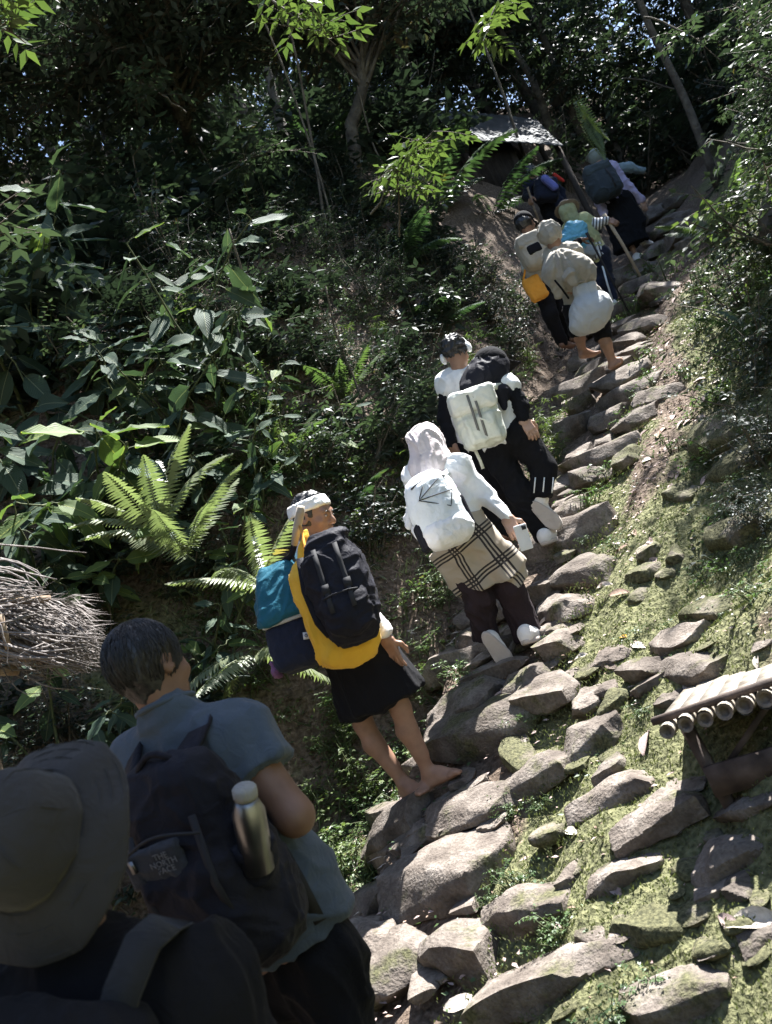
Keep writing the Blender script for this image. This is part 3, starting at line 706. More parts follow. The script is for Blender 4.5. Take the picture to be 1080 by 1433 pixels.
def head(S, c, R, s=1.0, neck=None, detail=True, ears=True):
    L = lambda x, y, z: c+R@(np.array([x, y, z])*s)
    S.ell(L(0, -.008, .022), np.array([.077, .097, .092])*s, R, .01)
    S.ell(L(0, .028, -.045), np.array([.058, .062, .068])*s, R, .03)
    S.ell(L(0, .066, -.092), np.array([.024, .022, .018])*s, R, .03)
    if detail:
        S.cap(L(-.035, .078, .022), L(.035, .078, .022), .014*s, None, .02)
        for g in (-1, 1):
            S.ell(L(.032*g, .098, .002), np.array([.018, .014, .011])*s, R, .012, 's')
            S.ell(L(.032*g, .083, .001), np.array([.013, .010, .009])*s, R, .004)
            S.ell(L(.046*g, .062, -.028), np.array([.022, .022, .018])*s, R, .03)
        S.chain([L(0, .088, .016), L(0, .106, -.018), L(0, .112, -.030)], [.009*s, .011*s, .013*s], .012)
        for g in (-1, 1): S.ell(L(.013*g, .098, -.034), np.array([.009, .010, .008])*s, R, .008)
        S.cap(L(-.018, .088, -.057), L(.018, .088, -.057), .008*s, None, .010)
        S.cap(L(-.015, .086, -.071), L(.015, .086, -.071), .009*s, None, .010)
    if ears:
        for g in (-1, 1):
            S.ell(L(.080*g, -.010, -.005), np.array([.011, .024, .034])*s, R, .010)
            S.ell(L(.090*g, -.004, -.003), np.array([.010, .013, .019])*s, R, .006, 's')
    if neck is not None: S.cap(L(0, -.018, -.06), neck, .052*s, .060*s, .03)
def hand(wr, d, pn, th, curl=.5, s=1.0, vox=.0045):
    """palm + four fingers + thumb: d towards the fingers, pn out of the palm, th = side of the thumb"""
    d = unit(d); pn = unit(pn-d*(pn@d)); th = unit(np.cross(d, pn)*np.sign(np.cross(d, pn)@th))
    S = SDF(); R = np.stack([th, d, pn], 1); c = np.asarray(wr, float)
    S.cap(c-d*.02*s, c+d*.012*s, .026*s, .028*s, .01)
    S.box(c+d*.052*s, np.array([.040, .050, .015])*s, R, .013*s, .02)
    for i, (o, ln) in enumerate([(.030, .074), (.010, .082), (-.011, .076), (-.031, .060)]):
        b = c+th*o*s+d*.095*s; a = curl*(.55+.12*i); p = [b-d*.02*s]; q = b; ang = a*.5
        rr = [.0098, .0096, .0088, .0072]
        for k, f in enumerate((.42, .32, .26)):
            dd = unit(d*cos(ang)+pn*sin(ang)+th*o*.9); p.append(q); q = q+dd*ln*f*s; ang += a
        p.append(q); p = [p[0]]+p[1:]
        S.chain(p, [.0105*s]+[r*s for r in rr], .003)
    b = c+th*.030*s+d*.025*s; t1 = b+unit(th*.75+d*.75+pn*.45)*.042*s; t2 = t1+unit(th*.25+d*.9+pn*(.35+.4*curl))*.034*s; t3 = t2+unit(d*.9+pn*.5*curl-th*.1)*.026*s
    S.chain([b-th*.01*s, t1, t2, t3], [.015*s, .0125*s, .0108*s, .0082*s], .008)
    return S.arrays(vox)
def bare_foot(S, an, tip, up=(0, 0, 1), s=1.0, lean=None):
    an = np.asarray(an, float); d = np.asarray(tip, float)-an; up = unit(up); d = d-up*(d@up); L = np.linalg.norm(d); d /= L; sd = np.cross(d, up)
    g = an-up*.062*s
    S.ell(g-d*.028*s+up*.026*s, np.array([.031, .034, .030])*s, np.stack([sd, d, up], 1), .02)
    S.chain([an, an+d*.05*s-up*.022*s, g+d*(L-.06*s)+up*.022*s], [.036*s, .034*s, .022*s], .025)
    for o in (-.022, .0, .022): S.cap(g+d*.0+sd*o*.6*s+up*.017*s, g+d*(L-.045*s)+sd*o*1.25*s+up*.014*s, .020*s, .015*s, .02)
    for i, (o, ln) in enumerate([(.036, .045), (.017, .052), (.001, .047), (-.015, .040), (-.030, .032)]):
        b = g+d*(L-.062*s)+sd*o*s+up*.014*s; r = (.0125 if i == 0 else .0088)*s
        S.chain([b, b+d*ln*.6*s+up*.004*s, b+d*ln*s-up*.003*s], [r*1.1, r, r*.95], .004)
def sole_outline(n=26):
    th = np.arange(n)*2*pi/n; y = np.cos(th); x = np.sin(th)
    w = np.interp(y, [-1, -.75, -.35, 0, .35, .7, 1], [.40, .36, .32, .35, .43, .46, .50])
    return x*w*1.08, y
def shoe(fig, heel, toe, up, mat, msole, s=1.0, ankle=None, name='shoe'):
    heel = np.asarray(heel, float); toe = np.asarray(toe, float); d = unit(toe-heel); L = np.linalg.norm(toe-heel); up = unit(np.asarray(up)-d*(np.asarray(up)@d)); sd = np.cross(d, up)
    S = SDF(); R = np.stack([sd, d, up], 1)
    S.chain([heel+d*.045+up*.045*s, heel+d*L*.5+up*.042*s, toe-d*.05+up*.030*s], [.037*s, .037*s, .030*s], .03)
    S.cap(heel+d*.035+up*.02*s, heel+d*.05+up*.06*s, .034*s, .036*s, .02)
    S.cap(toe-d*.055+sd*.012+up*.026*s, toe-d*.055-sd*.012+up*.026*s, .030*s, None, .03)
    if ankle is not None: S.cap(heel+d*.055+up*.05*s, ankle, .040*s, .043*s, .03)
    S.box((heel+toe)/2-up*.03, (.2, .3, .03), R, .002, .004, 's')
    o = fig.part(name, S, .008*max(1, s), mat)
    x, y = sole_outline(); mbx = MB(); m = len(x); rings = []
    c = (heel+toe)/2
    for (z, k) in ((-.012, .90), (-.012, .97), (-.006, 1.04), (.012, 1.05), (.016, .98)):
        rings.append(c+np.outer(x*.112*s*k, sd)+np.outer(y*(L/2+.004)*k, d)+up*z)
    V = np.concatenate(rings+[c[None]-up*.012+d*0, c[None]+up*.016]); F = []
    for r in range(4):
        for i in range(m): F.append((r*m+i, r*m+(i+1) % m, (r+1)*m+(i+1) % m, (r+1)*m+i))
    for i in range(m): F.append((5*m, (i+1) % m, i)); F.append((5*m+1, 4*m+i, 4*m+(i+1) % m))
    mbx.add(V, F); fig.mb('sole', mbx, msole, o)
    for k, yy in enumerate(np.linspace(-.8, .8, 9)):            # tread bars
        pass
    return o

# --- materials of clothes and skin
def cloth(name, c, rough=.9, var=.14, bump=.25, bs=350, sheen=.1):
    lo = tuple(v*(1-var) for v in c); hi = tuple(min(1, v*(1+var)) for v in c)
    m = noisy(name, (lo, c, hi), 6, rough, bump, bs, dist=.002, spec=.09)
    n = m.node_tree.nodes; l = m.node_tree.links; b0 = [x for x in n if x.bl_idname == 'ShaderNodeBump'][0]      # small creases under the weave
    cz = node(n, 'ShaderNodeTexNoise'); cz.inputs['Scale'].default_value = 26; cz.inputs['Detail'].default_value = 3; cz.inputs['Distortion'].default_value = .8
    l.new([x for x in n if x.bl_idname == 'ShaderNodeTexCoord'][0].outputs['Object'], cz.inputs['Vector'])
    b1 = node(n, 'ShaderNodeBump'); b1.inputs['Strength'].default_value = .55; b1.inputs['Distance'].default_value = .012
    l.new(cz.outputs['Fac'], b1.inputs['Height']); l.new(b1.outputs[0], b0.inputs['Normal'])
    m.node_tree.nodes['Principled BSDF'].inputs['Sheen Weight'].default_value = sheen
    return m
def skin(name, c):
    m = noisy(name, (tuple(v*.82 for v in c), c, tuple(v*1.12 for v in c)), 18, .52, .12, 220, dist=.002, spec=.4)
    return m
K_SKIN = skin('brown skin', (.27, .155, .105)); K_SKIND = skin('dark brown skin', (.19, .105, .072)); K_SKINL = skin('light brown skin', (.42, .26, .19))
K_WHITE = cloth('white cotton', (.74, .74, .74)); K_CREAM = cloth('cream cloth', (.50, .47, .41)); K_BLACK = cloth('black cloth', (.010, .010, .012), sheen=.02)
K_NAVY = cloth('black nylon', (.014, .014, .020), .62, .3, .3, 240, sheen=.02); K_GREY = cloth('slate grey jersey', (.070, .088, .115))
K_PINK = cloth('pale grey pink jersey', (.60, .53, .53)); K_MAROON = cloth('dark maroon jersey', (.030, .021, .024), sheen=.02)
K_YEL = cloth('yellow dry bag', (.72, .42, .045), .55, .1, .1); K_TEAL = cloth('teal tarpaulin', (.018, .105, .155), .35, .12, .1); K_SOLE = cloth('pale rubber', (.46, .40, .35), .8, .06, .1)
K_SHOE = cloth('white canvas', (.74, .71, .68)); K_CPACK = cloth('sage cream nylon', (.58, .60, .52), .7, .06); K_ICE = cloth('pale blue white nylon', (.70, .74, .77), .6, .05)
K_HAT = cloth('grey twill', (.040, .038, .039), .95, .1, .4, 500); K_LAV = cloth('lavender cotton', (.40, .36, .52)); K_TAN = cloth('grey tan canvas', (.33, .30, .25)); K_ORA = cloth('orange nylon', (.62, .27, .04))
K_BLUE = cloth('sky blue tarpaulin', (.13, .36, .50), .4); K_DNAVY = cloth('dark navy cotton', (.018, .022, .04)); K_SACK = cloth('dirty white woven sack', (.44, .45, .46), .8, .08, .3, 200); K_MUS = cloth('unbleached muslin', (.31, .285, .245), .9, .1)
K_WOOD = noisy('weathered wood', ((.16, .11, .07), (.27, .20, .14), (.36, .29, .21)), 30, .8, .4, 90, dist=.004)
K_STEEL = noisy('brushed steel', ((.20, .20, .21), (.30, .30, .31)), 8, .34, .05, 200); K_STEEL.node_tree.nodes['Principled BSDF'].inputs['Metallic'].default_value = 1
K_PLAS = noisy('black webbing', ((.020, .020, .023), (.034, .034, .037)), 8, .75, 0, spec=.2)
K_HAIR = noisy('black hair', ((.006, .006, .007), (.016, .014, .014)), 40, .42, .5, 300, spec=.6, dist=.003)
K_EYE = noisy('eye white', ((.6, .58, .55), (.68, .66, .64)), 5, .25, 0); K_IRIS = noisy('dark iris', ((.01, .008, .006), (.02, .012, .01)), 5, .2, 0)
K_PURP = cloth('purple floral cotton', (.20, .10, .20), .9, .6)
def plaid_mat():
    m, n, l, b = newmat('beige tartan wool')
    b.inputs['Roughness'].default_value = .95; b.inputs['Specular IOR Level'].default_value = .1; b.inputs['Sheen Weight'].default_value = .2
    def lines(nm, per):
        a = node(n, 'ShaderNodeAttribute', attribute_name=nm)
        d = node(n, 'ShaderNodeMath', operation='DIVIDE'); d.inputs[1].default_value = per; l.new(a.outputs['Fac'], d.inputs[0])
        f = node(n, 'ShaderNodeMath', operation='FRACT'); l.new(d.outputs[0], f.inputs[0])
        tot = None
        for c in (.40, .50, .60):
            s1 = node(n, 'ShaderNodeMath', operation='COMPARE'); s1.inputs[1].default_value = c; s1.inputs[2].default_value = .026; l.new(f.outputs[0], s1.inputs[0])
            if tot is None: tot = s1
            else:
                mxx = node(n, 'ShaderNodeMath', operation='MAXIMUM'); l.new(tot.outputs[0], mxx.inputs[0]); l.new(s1.outputs[0], mxx.inputs[1]); tot = mxx
        return tot
    A = lines('pu', .185); B = lines('pv', .20)
    mx = node(n, 'ShaderNodeMath', operation='MAXIMUM'); l.new(A.outputs[0], mx.inputs[0]); l.new(B.outputs[0], mx.inputs[1])
    c = node(n, 'ShaderNodeMixRGB'); c.inputs[1].default_value = (.36, .31, .245, 1); c.inputs[2].default_value = (.03, .026, .026, 1); l.new(mx.outputs[0], c.inputs[0]); l.new(c.outputs[0], b.inputs['Base Color'])
    return m
K_PLAID = plaid_mat()
def stripe_mat(name, c1, c2, per, an='pv'):
    m, n, l, b = newmat(name); a = node(n, 'ShaderNodeAttribute', attribute_name=an)
    d = node(n, 'ShaderNodeMath', operation='DIVIDE'); d.inputs[1].default_value = per; l.new(a.outputs['Fac'], d.inputs[0])
    f = node(n, 'ShaderNodeMath', operation='FRACT'); l.new(d.outputs[0], f.inputs[0]); g = node(n, 'ShaderNodeMath', operation='GREATER_THAN'); g.inputs[1].default_value = .55; l.new(f.outputs[0], g.inputs[0])
    c = node(n, 'ShaderNodeMixRGB'); c.inputs[1].default_value = (*c1, 1); c.inputs[2].default_value = (*c2, 1); l.new(g.outputs[0], c.inputs[0]); l.new(c.outputs[0], b.inputs['Base Color']); b.inputs['Roughness'].default_value = .9
    return m
K_STRIPE = stripe_mat('black and white striped jersey', (.6, .6, .6), (.05, .05, .06), .035)

def torso(S, hL, hR, sL, sR, nk, r=.085, k=.09, grow=0.0):
    m = (hL+hR)/2; c = (sL+sR)/2; wa = m*.45+c*.55
    for h_, s_ in ((hL, sL), (hR, sR)):
        q = h_*.5+wa*.5; S.cap(h_*.8+m*.2, wa*.6+(h_*.5+s_*.5)*.4, r+.012+grow, r+grow, k); S.cap(wa*.6+(h_*.5+s_*.5)*.4, s_*.75+c*.25, r+grow, r*.82+grow, k)
    S.cap(sL, sR, .058+grow, None, .05); S.cap(c*.9+m*.1, nk, .075+grow*.6, .055+grow*.6, .05)
def arm(S, sh, el, wr, g=0.0, k=.02): S.cap(sh, el, .048+g, .037+g, k); S.cap(el, wr, .038+g, .026+g, k)
def leg(S, hp, kn, an, back, g=0.0, k=.03, r=1.0):
    S.cap(hp, kn, (.080+g)*r, (.052+g)*r, k); S.cap(kn, an, (.046+g)*r, (.033+g)*r, k)
    if g == 0:
        q = kn*.68+an*.32+np.asarray(back)*.022; S.cap(kn*.9+an*.1+np.asarray(back)*.008, q, .040*r, .047*r, .03); S.cap(q, kn*.3+an*.7, .046*r, .033*r, .03)
EZ = np.array([0, 0, 1.0])
# ================================================================== 1 barefoot porter looking to the right
def J(d):
    return lambda x, y, dd=0.0: P(x, y, d+dd)
j = J(4.40)
base = (cast(597, 1108)[0]+cast(583, 1116)[0])/2
f = Fig('person', base, 'barefoot person in white headband and black shorts carrying bags', 'person')
hd = j(439, 722, -.02); Rh = frame(CR*.88-FWD*.44+CU*.03, CU-CR*.22); nk = j(434, 762, .02)
sN = j(452, 782, -.12); sF = j(436, 770, .14); hN = j(513, 893, -.05); hF = j(480, 905, .10)
kR = j(560, 990, -.07); aR = j(600, 1082, -.04); kL = j(508, 1012, .10); aL = j(566, 1098, .05)
eN = j(500, 842, -.14); wN = j(540, 893, -.16); eF = j(470, 835, .22); wF = j(505, 850, .12)
B = SDF(); torso(B, hN, hF, sN, sF, nk); head(B, hd, Rh, .98, nk)
arm(B, sN, eN, wN); arm(B, sF, eF, wF); leg(B, hN, kR, aR, (-.9, .2, 0), r=.98); leg(B, hF, kL, aL, (-.9, .2, 0), r=.98)
bare_foot(B, aR, j(652, 1085, -.10), (-.05, .02, 1)); bare_foot(B, aL, j(600, 1112, -.12), (0, 0, 1))
hh = hand(wN, j(552, 922, -.17)-wN, np.array([.3, .6, 0]), CR*.8+FWD*.2, .55, .95)
f.part('body', B, .006, K_SKIN, extra=[hh])
porter = f
for g in (-1, 1):
    e = SDF(); e.ell(hd+Rh@np.array([.032*g, .0895, .0015]), (.0085, .0045, .0045), Rh); eo = f.part('eye', e, .0018, K_EYE)
    e = SDF(); e.ell(hd+Rh@np.array([.032*g+.001, .0935, .0012]), (.0036, .002, .0036), Rh); f.part('iris', e, .001, K_IRIS, parent=eo)
    b = MB(); b.tube([hd+Rh@np.array([g*x, y, z]) for x, y, z in ((.012, .094, .020), (.030, .094, .0255), (.048, .080, .018))], [.0025, .0032, .0015], 5); f.mb('eyebrow', b, K_HAIR)
hr = SDF(); hr.ell(hd+Rh@np.array([0, -.018, .024]), (.084, .100, .100), Rh); hr.box(hd+Rh@np.array([0, .10, -.02]), (.2, .06, .085), Rh, .01, .01, 's'); hr.box(hd+Rh@np.array([0, .0, -.13]), (.2, .2, .085), Rh, .01, .01, 's')
f.part('hair', hr, .006, K_HAIR, .006, 30)
hb = SDF(); tb = Rh@np.array([[1, 0, 0], [0, cos(.25), -sin(.25)], [0, sin(.25), cos(.25)]])
hb.cone(hd+tb@np.array([0, -.014, .022]), hd+tb@np.array([0, -.020, .082]), .118, .104, .01, Rh[:, 1], .84, .012); hb.ell(hd+Rh@np.array([-.02, -.125, .01]), (.03, .03, .025), Rh, .02)
f.part('headband', hb, .005, K_WHITE, .0022, 30, Rh[:, 0])
t = SDF(); torso(t, hN, hF, sN, sF, nk, grow=.018); arm(t, sN, eN, wN*.8+eN*.2, .016); t.cone(wN*.45+eN*.55, wN*.95+eN*.05, .052, .050); arm(t, sF, eF, wF, .016)
f.part('shirt', t, .011, K_WHITE, .006, 9, EZ, 2)
sh = SDF(); w = (hN+hF)/2; ax = unit(np.array([-.05, -.99, 0]))
sh.cone(w+(sN+sF-hN-hF)*.12, w-EZ*.06, .150, .185, .04, ax, .72); sh.cone(hN+EZ*.05, j(558, 975, -.07), .125, .150, .05, ax, .9); sh.cone(hF+EZ*.03, j(512, 995, .12), .13, .155, .05, ax, .85); sh.cone(w-EZ*.03, (kR+kL)/2+EZ*.06, .15, .17, .05, ax, .8)
f.part('shorts', sh, .010, K_BLACK, .010, 7, EZ, 4)
# --- bags hanging on the porter
def img_frame(px, py, dd, a, lean=None):            # box axes: right, away, up of the person's lean (a = degrees left of world up)
    u = unit(EZ*cos(RAD(a))-np.array([1.0, 0, 0])*sin(RAD(a))); fr = np.array([0, 1.0, 0]); r = unit(np.cross(fr, u)); return np.stack([r, np.cross(u, r), u], 1)
g = Fig('backpack', base+np.array([0, -.25, .95]), 'black backpack with a roll top hanging across the barefoot person', 'backpack')
Rb = img_frame(0, 0, 0, -2); c = j(478, 826, -.42)
S = SDF(); S.box(c-Rb[:, 2]*.03, (.125, .085, .20), Rb, .06, .05, bulge=.02, taper=-.12); S.box(c+Rb[:, 2]*.20-Rb[:, 0]*.005, (.10, .075, .07), Rb, .05, .05, taper=.15); S.box(c-Rb[:, 1]*.09-Rb[:, 2]*.11, (.095, .04, .085), Rb, .03, .03, bulge=.015); S.ell(c+Rb[:, 2]*.25+Rb[:, 0]*.02, (.10, .06, .035), Rb, .03)
g.part('pack_body', S, .008, K_NAVY, .007, 11, Rb[:, 0], 3)
def strap(g, pts, w, t, mat, name='strap', parent=None, up=None, n=8):
    b = MB(); pts = np.array(pts); 
    if len(pts) > 2:                                     # smooth path
        tt = np.linspace(0, len(pts)-1, n*2); pts = np.stack([np.interp(tt, np.arange(len(pts)), pts[:, i]) for i in range(3)], 1)
        for _ in range(2): pts[1:-1] = (pts[:-2]+2*pts[1:-1]+pts[2:])/4
    b.tube(pts, t, 8, flat=1.0, up=up)
    return g.mb(name, b, mat, parent)
def ribbon(g, pts, w, th, nrm_, mat, name='strap', parent=None):
    """flat strap: pts centre line, nrm_ its face normal"""
    pts = np.array(pts, float); n_ = unit(nrm_); V = []; F = []
    tan = nrm(np.gradient(pts, axis=0)); sd = nrm(np.cross(tan, n_))
    for i in range(len(pts)):
        for (a, b) in ((-1, -1), (1, -1), (1, 1), (-1, 1)): V.append(pts[i]+sd[i]*a*w/2+n_*b*th/2)
    for i in range(len(pts)-1):
        for k in range(4): F.append((i*4+k, i*4+(k+1) % 4, i*4+4+(k+1) % 4, i*4+4+k))
    F.append((3, 2, 1, 0)); e = (len(pts)-1)*4; F.append((e, e+1, e+2, e+3))
    b = MB(); b.add(V, F); return g.mb(name, b, mat, parent, False)
fr_ = -Rb[:, 1]
for o in (-.055, .045):
    ribbon(g, [c+Rb[:, 0]*o+Rb[:, 2]*z+fr_*y for z, y in ((.20, .085), (.12, .108), (.02, .112), (-.04, .135), (-.10, .152))], .022, .004, fr_, K_PLAS)
    b = MB(); b.box(c+Rb[:, 0]*o+Rb[:, 2]*.01+fr_*.118, (.018, .006, .022), Rb); g.mb('buckle', b, K_PLAS)
b = MB(); b.tube([c+Rb[:, 0]*x+Rb[:, 2]*z+fr_*.135 for x, z in ((-.08, -.03), (-.04, -.022), (.04, -.022), (.08, -.03))], .004, 6); g.mb('zip', b, K_PLAS)
ribbon(g, [c-Rb[:, 0]*.125+Rb[:, 2]*.2, c-Rb[:, 0]*.15+Rb[:, 2]*.05, c-Rb[:, 0]*.14-Rb[:, 2]*.10, c-Rb[:, 0]*.11-Rb[:, 2]*.17], .045, .012, fr_, K_NAVY, 'shoulder_strap')
g = Fig('dry_bag', base+np.array([-.1, -.2, .8]), 'yellow cloth sack hanging behind the black roll top backpack', 'sack')
Ry = img_frame(0, 0, 0, -3); c = j(465, 840, -.29)
S = SDF(); S.box(c-Ry[:, 2]*.05, (.145, .055, .245), Ry, .055, .05, bulge=.015, taper=-.08); S.cap(c-Ry[:, 0]*.10+Ry[:, 2]*.15, j(428, 742, -.22), .035, .012, .06); S.cap(c-Ry[:, 2]*.23-Ry[:, 0]*.05, c-Ry[:, 2]*.20+Ry[:, 0]*.12, .055, .045, .06)
g.part('sack_body', S, .009, K_YEL, .009, 8, EZ, 6)
for p0, p1 in ((j(421, 738, -.24), j(441, 832, -.40)), (j(419, 735, -.2), j(430, 770, -.30))):
    b = MB(); b.tube([p0, (p0+p1)/2+np.array([.0, -.01, 0]), p1], .006, 6); g.mb('cord', b, K_ORA)
g = Fig('cooler_bag', base+np.array([-.35, 0, .75]), 'teal and navy zipped bag with a small white tag on the back', 'bag')
Rt = img_frame(0, 0, 0, -2); c = j(410, 862, .02)
S = SDF(); S.box(c+Rt[:, 2]*.12, (.125, .15, .145), Rt, .035, .02, bulge=.012, taper=.30); g.part('upper_shell', S, .009, K_TEAL, .008, 9, None, 8)
S = SDF(); S.box(c-Rt[:, 2]*.14, (.135, .16, .115), Rt, .04, .02, bulge=.015); g.part('lower_shell', S, .009, K_DNAVY, .004, 9, None, 9)
S = SDF(); S.box(c-Rt[:, 2]*.025, (.139, .164, .011), Rt, .010, .01); g.part('zip_band', S, .006, cloth('grey zip tape', (.50, .52, .55)))
b = MB(); b.box(c-Rt[:, 2]*.13+Rt[:, 0]*.055-Rt[:, 1]*.176, (.015, .002, .017), Rt@np.array([[cos(.2), 0, sin(.2)], [0, 1, 0], [-sin(.2), 0, cos(.2)]])); tg = g.mb('white_tag', b, cloth('white label', (.55, .56, .58)), None, False)
b = MB(); b.tube([c-Rt[:, 2]*.13+Rt[:, 0]*(.055+.006*cos(a))-Rt[:, 1]*.179+Rt[:, 2]*.007*sin(a) for a in np.linspace(0, 2*pi, 11)], .0015, 4, cap=False); g.mb('round_mark', b, K_DNAVY, tg)
S = SDF(); q = j(381, 928, .0); S.cap(q, q-EZ*.05, .012, .022, .01); S.cap(q-EZ*.05, q-EZ*.07+np.array([.02, 0, 0]), .018, .012); g.part('tassel', S, .006, K_PURP, .004, 40)
ribbon(g, [c+Rt[:, 2]*.25-Rt[:, 0]*.02, j(408, 778, -.05), j(416, 745, -.10)], .03, .006, FWD, K_NAVY, 'carry_strap')
g = Fig('carrying_stick', j(420, 711, -.2), 'short thick wooden stick resting behind the headband', 'stick')
b = MB(); b.tube([j(421, 709, -.22), j(420, 718, -.21), j(415, 742, -.18), j(412, 762, -.15)], [.018, .021, .020, .017], 9); g.mb('shaft', b, cloth('grey worn wood', (.36, .31, .25), .8))

# ================================================================== 2 woman in plaid wrap
j = J(5.05)
base = (cast(694, 912)[0]+cast(743, 908)[0])/2
f = Fig('person', base, 'person in pale headscarf, white shirt and beige tartan skirt holding a phone', 'person')
hd = j(597, 624, .05); Rh = frame((.45, .88, -.25), (.05, .15, 1)); nk = j(608, 662, .02)
sL = j(582, 668, .02); sR = j(644, 655, -.02); hL = j(642, 775, .05); hR = j(676, 758, .02)
kL = j(672, 842, -.02); aL = j(681, 893, .06); kR = j(716, 826, -.05); aR = j(741, 893, .0)
eR = j(678, 692, -.03); wR = j(709, 724, -.12); eL = j(580, 725, .10); wL = j(600, 750, .25)
B = SDF(); torso(B, hL, hR, sL, sR, nk, .075); head(B, hd, Rh, .95, nk, True, False); arm(B, sR, eR, wR, -.004); arm(B, sL, eL, wL, -.004); leg(B, hL, kL, aL, -FWD, r=.78); leg(B, hR, kR, aR, -FWD, r=.78)
hh = hand(wR, j(722, 748, -.16)-wR, np.array([.2, .9, .1]), CR*1.0+CU*.2, .9, .95)
f.part('body', B, .011, K_SKINL, extra=[hh])
hj = SDF(); hj.ell(hd+Rh@np.array([0, -.01, .018]), (.100, .118, .118), Rh); hj.ell(hd+Rh@np.array([0, .085, -.01]), (.060, .06, .085), Rh, .03, 's')
hj.chain([hd+Rh@np.array([0, -.03, -.06]), j(601, 652, .0), j(598, 662, -.02)], [.095, .10, .10], .05); hj.cap(j(590, 655, -.02), j(618, 650, .03), .075, .075, .05); hj.cap(j(612, 655, -.05), j(622, 690, -.06), .04, .03, .04)
f.part('headscarf', hj, .009, K_PINK, .010, 9, np.array([.4, .2, 1]), 3)
t = SDF(); torso(t, hL, hR, sL, sR, nk, .070, grow=.015); arm(t, sR, eR, wR*.94+eR*.06, .013, .03); arm(t, sL, eL, wL, .013, .03)
f.part('shirt', t, .010, K_WHITE, .008, 9, unit(wR-sR), 5)
w0 = (j(632, 742)+j(668, 728))/2
sk = SDF(); ax = unit(np.array([.95, -.3, 0]))
sk.cone(j(640, 720, .0), j(652, 768, .0), .140, .175, .05, ax, .85); sk.cone(j(646, 752), j(690, 812, .0), .172, .215, .04, ax, .64, .004); sk.cone(j(632, 765), j(664, 828, -.02), .14, .10, .05, ax, .6, .004); sk.cone(j(690, 780, -.02), j(722, 812, -.05), .10, .085, .05, ax, .6, .004)
def plaid_uv(V):
    q = V-w0; a = unit(j(700, 812)-j(645, 745)); s_ = ax-a*(ax@a); s_ = unit(s_); z = np.cross(a, s_)
    return {'pu': np.arctan2(q@s_, -(q@z)*0+.22)*.26+5.02+.02*vn3(V*6), 'pv': q@a+4.03+.25*np.abs(q@s_)*0+.015*vn3(V*5)}
def skirt_post(V):
    a = unit(j(700, 812)-j(645, 745)); h = np.clip((V-w0)@a/.3, 0, 1.3); s_ = unit(ax-a*(ax@a)); z = np.cross(a, s_)
    th = (V-w0)@s_
    return V+z*(np.sin(th*30+1.5*np.sin(th*11))*.020*h)[:, None]+a*(.03*h*np.sin(th*13+1))[:, None]
f.part('skirt', sk, .009, K_PLAID, .008, 8, EZ, 2, post=skirt_post, uvp=plaid_uv)
pt = SDF()
for (h_, k_, a_) in ((hL, kL, aL), (hR, kR, aR)):
    pt.cap(h_, k_, .10, .076, .04); pt.cap(k_, k_*.6+a_*.4, .076, .070, .03); pt.cone(k_+(h_-k_)*.1, a_-(a_-k_)*.02, .072, .086, .03)
f.part('trousers', pt, .010, K_MAROON, .010, 9, EZ, 7)
shoe(f, j(677, 887, -.12), j(714, 932, -.14), FWD*.9+EZ*.3+CR*.2, K_SHOE, K_SOLE, 1.0, j(681, 886, .06))
shoe(f, j(733, 900, -.16), j(766, 891, .04), EZ+CU*.1, K_SHOE, K_SOLE, 1.0, aR)
g = Fig('phone', wR, 'white phone with camera lens in the hand of the tartan skirted person', 'phone')
pc = j(732, 752, -.20); Rp = np.stack([unit(CR*.9+CU*.3), -FWD, unit(CU*.95-CR*.3)], 1)
S = SDF(); S.box(pc, (.036, .005, .072), Rp, .005, .003); g.part('case', S, .0035, K_WHITE); 
b = MB(); b.box(pc+Rp@np.array([.018, .0065, .052]), (.012, .002, .012), Rp); cb = g.mb('camera_bump', b, K_PLAS, None, False)
g = Fig('backpack', base+np.array([-.2, -.2, .9]), 'pale blue and white backpack with dark elastic cord on headscarf wearer', 'backpack')
Rb = img_frame(0, 0, 0, 2); Rb = Rb@np.array([[cos(.15), -sin(.15), 0], [sin(.15), cos(.15), 0], [0, 0, 1]]); c = j(613, 716, -.24)
S = SDF(); S.box(c+Rb[:, 2]*.02, (.130, .085, .19), Rb, .07, .04, bulge=.02, taper=.10); g.part('pack_body', S, .008, K_ICE, .004, 8, None, 2)
S = SDF(); S.box(c-Rb[:, 2]*.125-Rb[:, 1]*.035, (.128, .075, .075), Rb, .05, .04, bulge=.012); g.part('front_pocket', S, .008, K_WHITE, .004, 9, None, 4)
S = SDF(); S.box(c+Rb[:, 0]*.125-Rb[:, 2]*.06+Rb[:, 1]*.01, (.03, .07, .10), Rb, .025, .02); g.part('side_panel', S, .009, K_NAVY); S = SDF(); S.box(c-Rb[:, 0]*.130-Rb[:, 2]*.10+Rb[:, 1]*.01, (.03, .06, .08), Rb, .025, .02); g.part('side_panel', S, .009, K_NAVY)
fr_ = -Rb[:, 1]; zig = [(.055, .13), (-.092, .055), (.055, -.035), (.098, .045), (-.092, .055), (-.03, .135)]
b = MB(); pts = []
for a, d_ in zip(zig[:-1], zig[1:]):
    for u in np.linspace(0, 1, 6)[:-1]: x = a[0]*(1-u)+d_[0]*u; z = a[1]*(1-u)+d_[1]*u; pts.append(c+Rb[:, 0]*x+Rb[:, 2]*(z+.02)+fr_*(.108-.9*x*x-.35*z*z))
b.tube(pts, .0028, 5); g.mb('elastic_cord', b, K_PLAS)
b = MB(); b.tube([c+Rb[:, 0]*x+Rb[:, 2]*(.175-2.2*x*x)+fr_*(.075) for x in np.linspace(-.10, .10, 9)], .005, 6); g.mb('zip', b, K_PLAS)
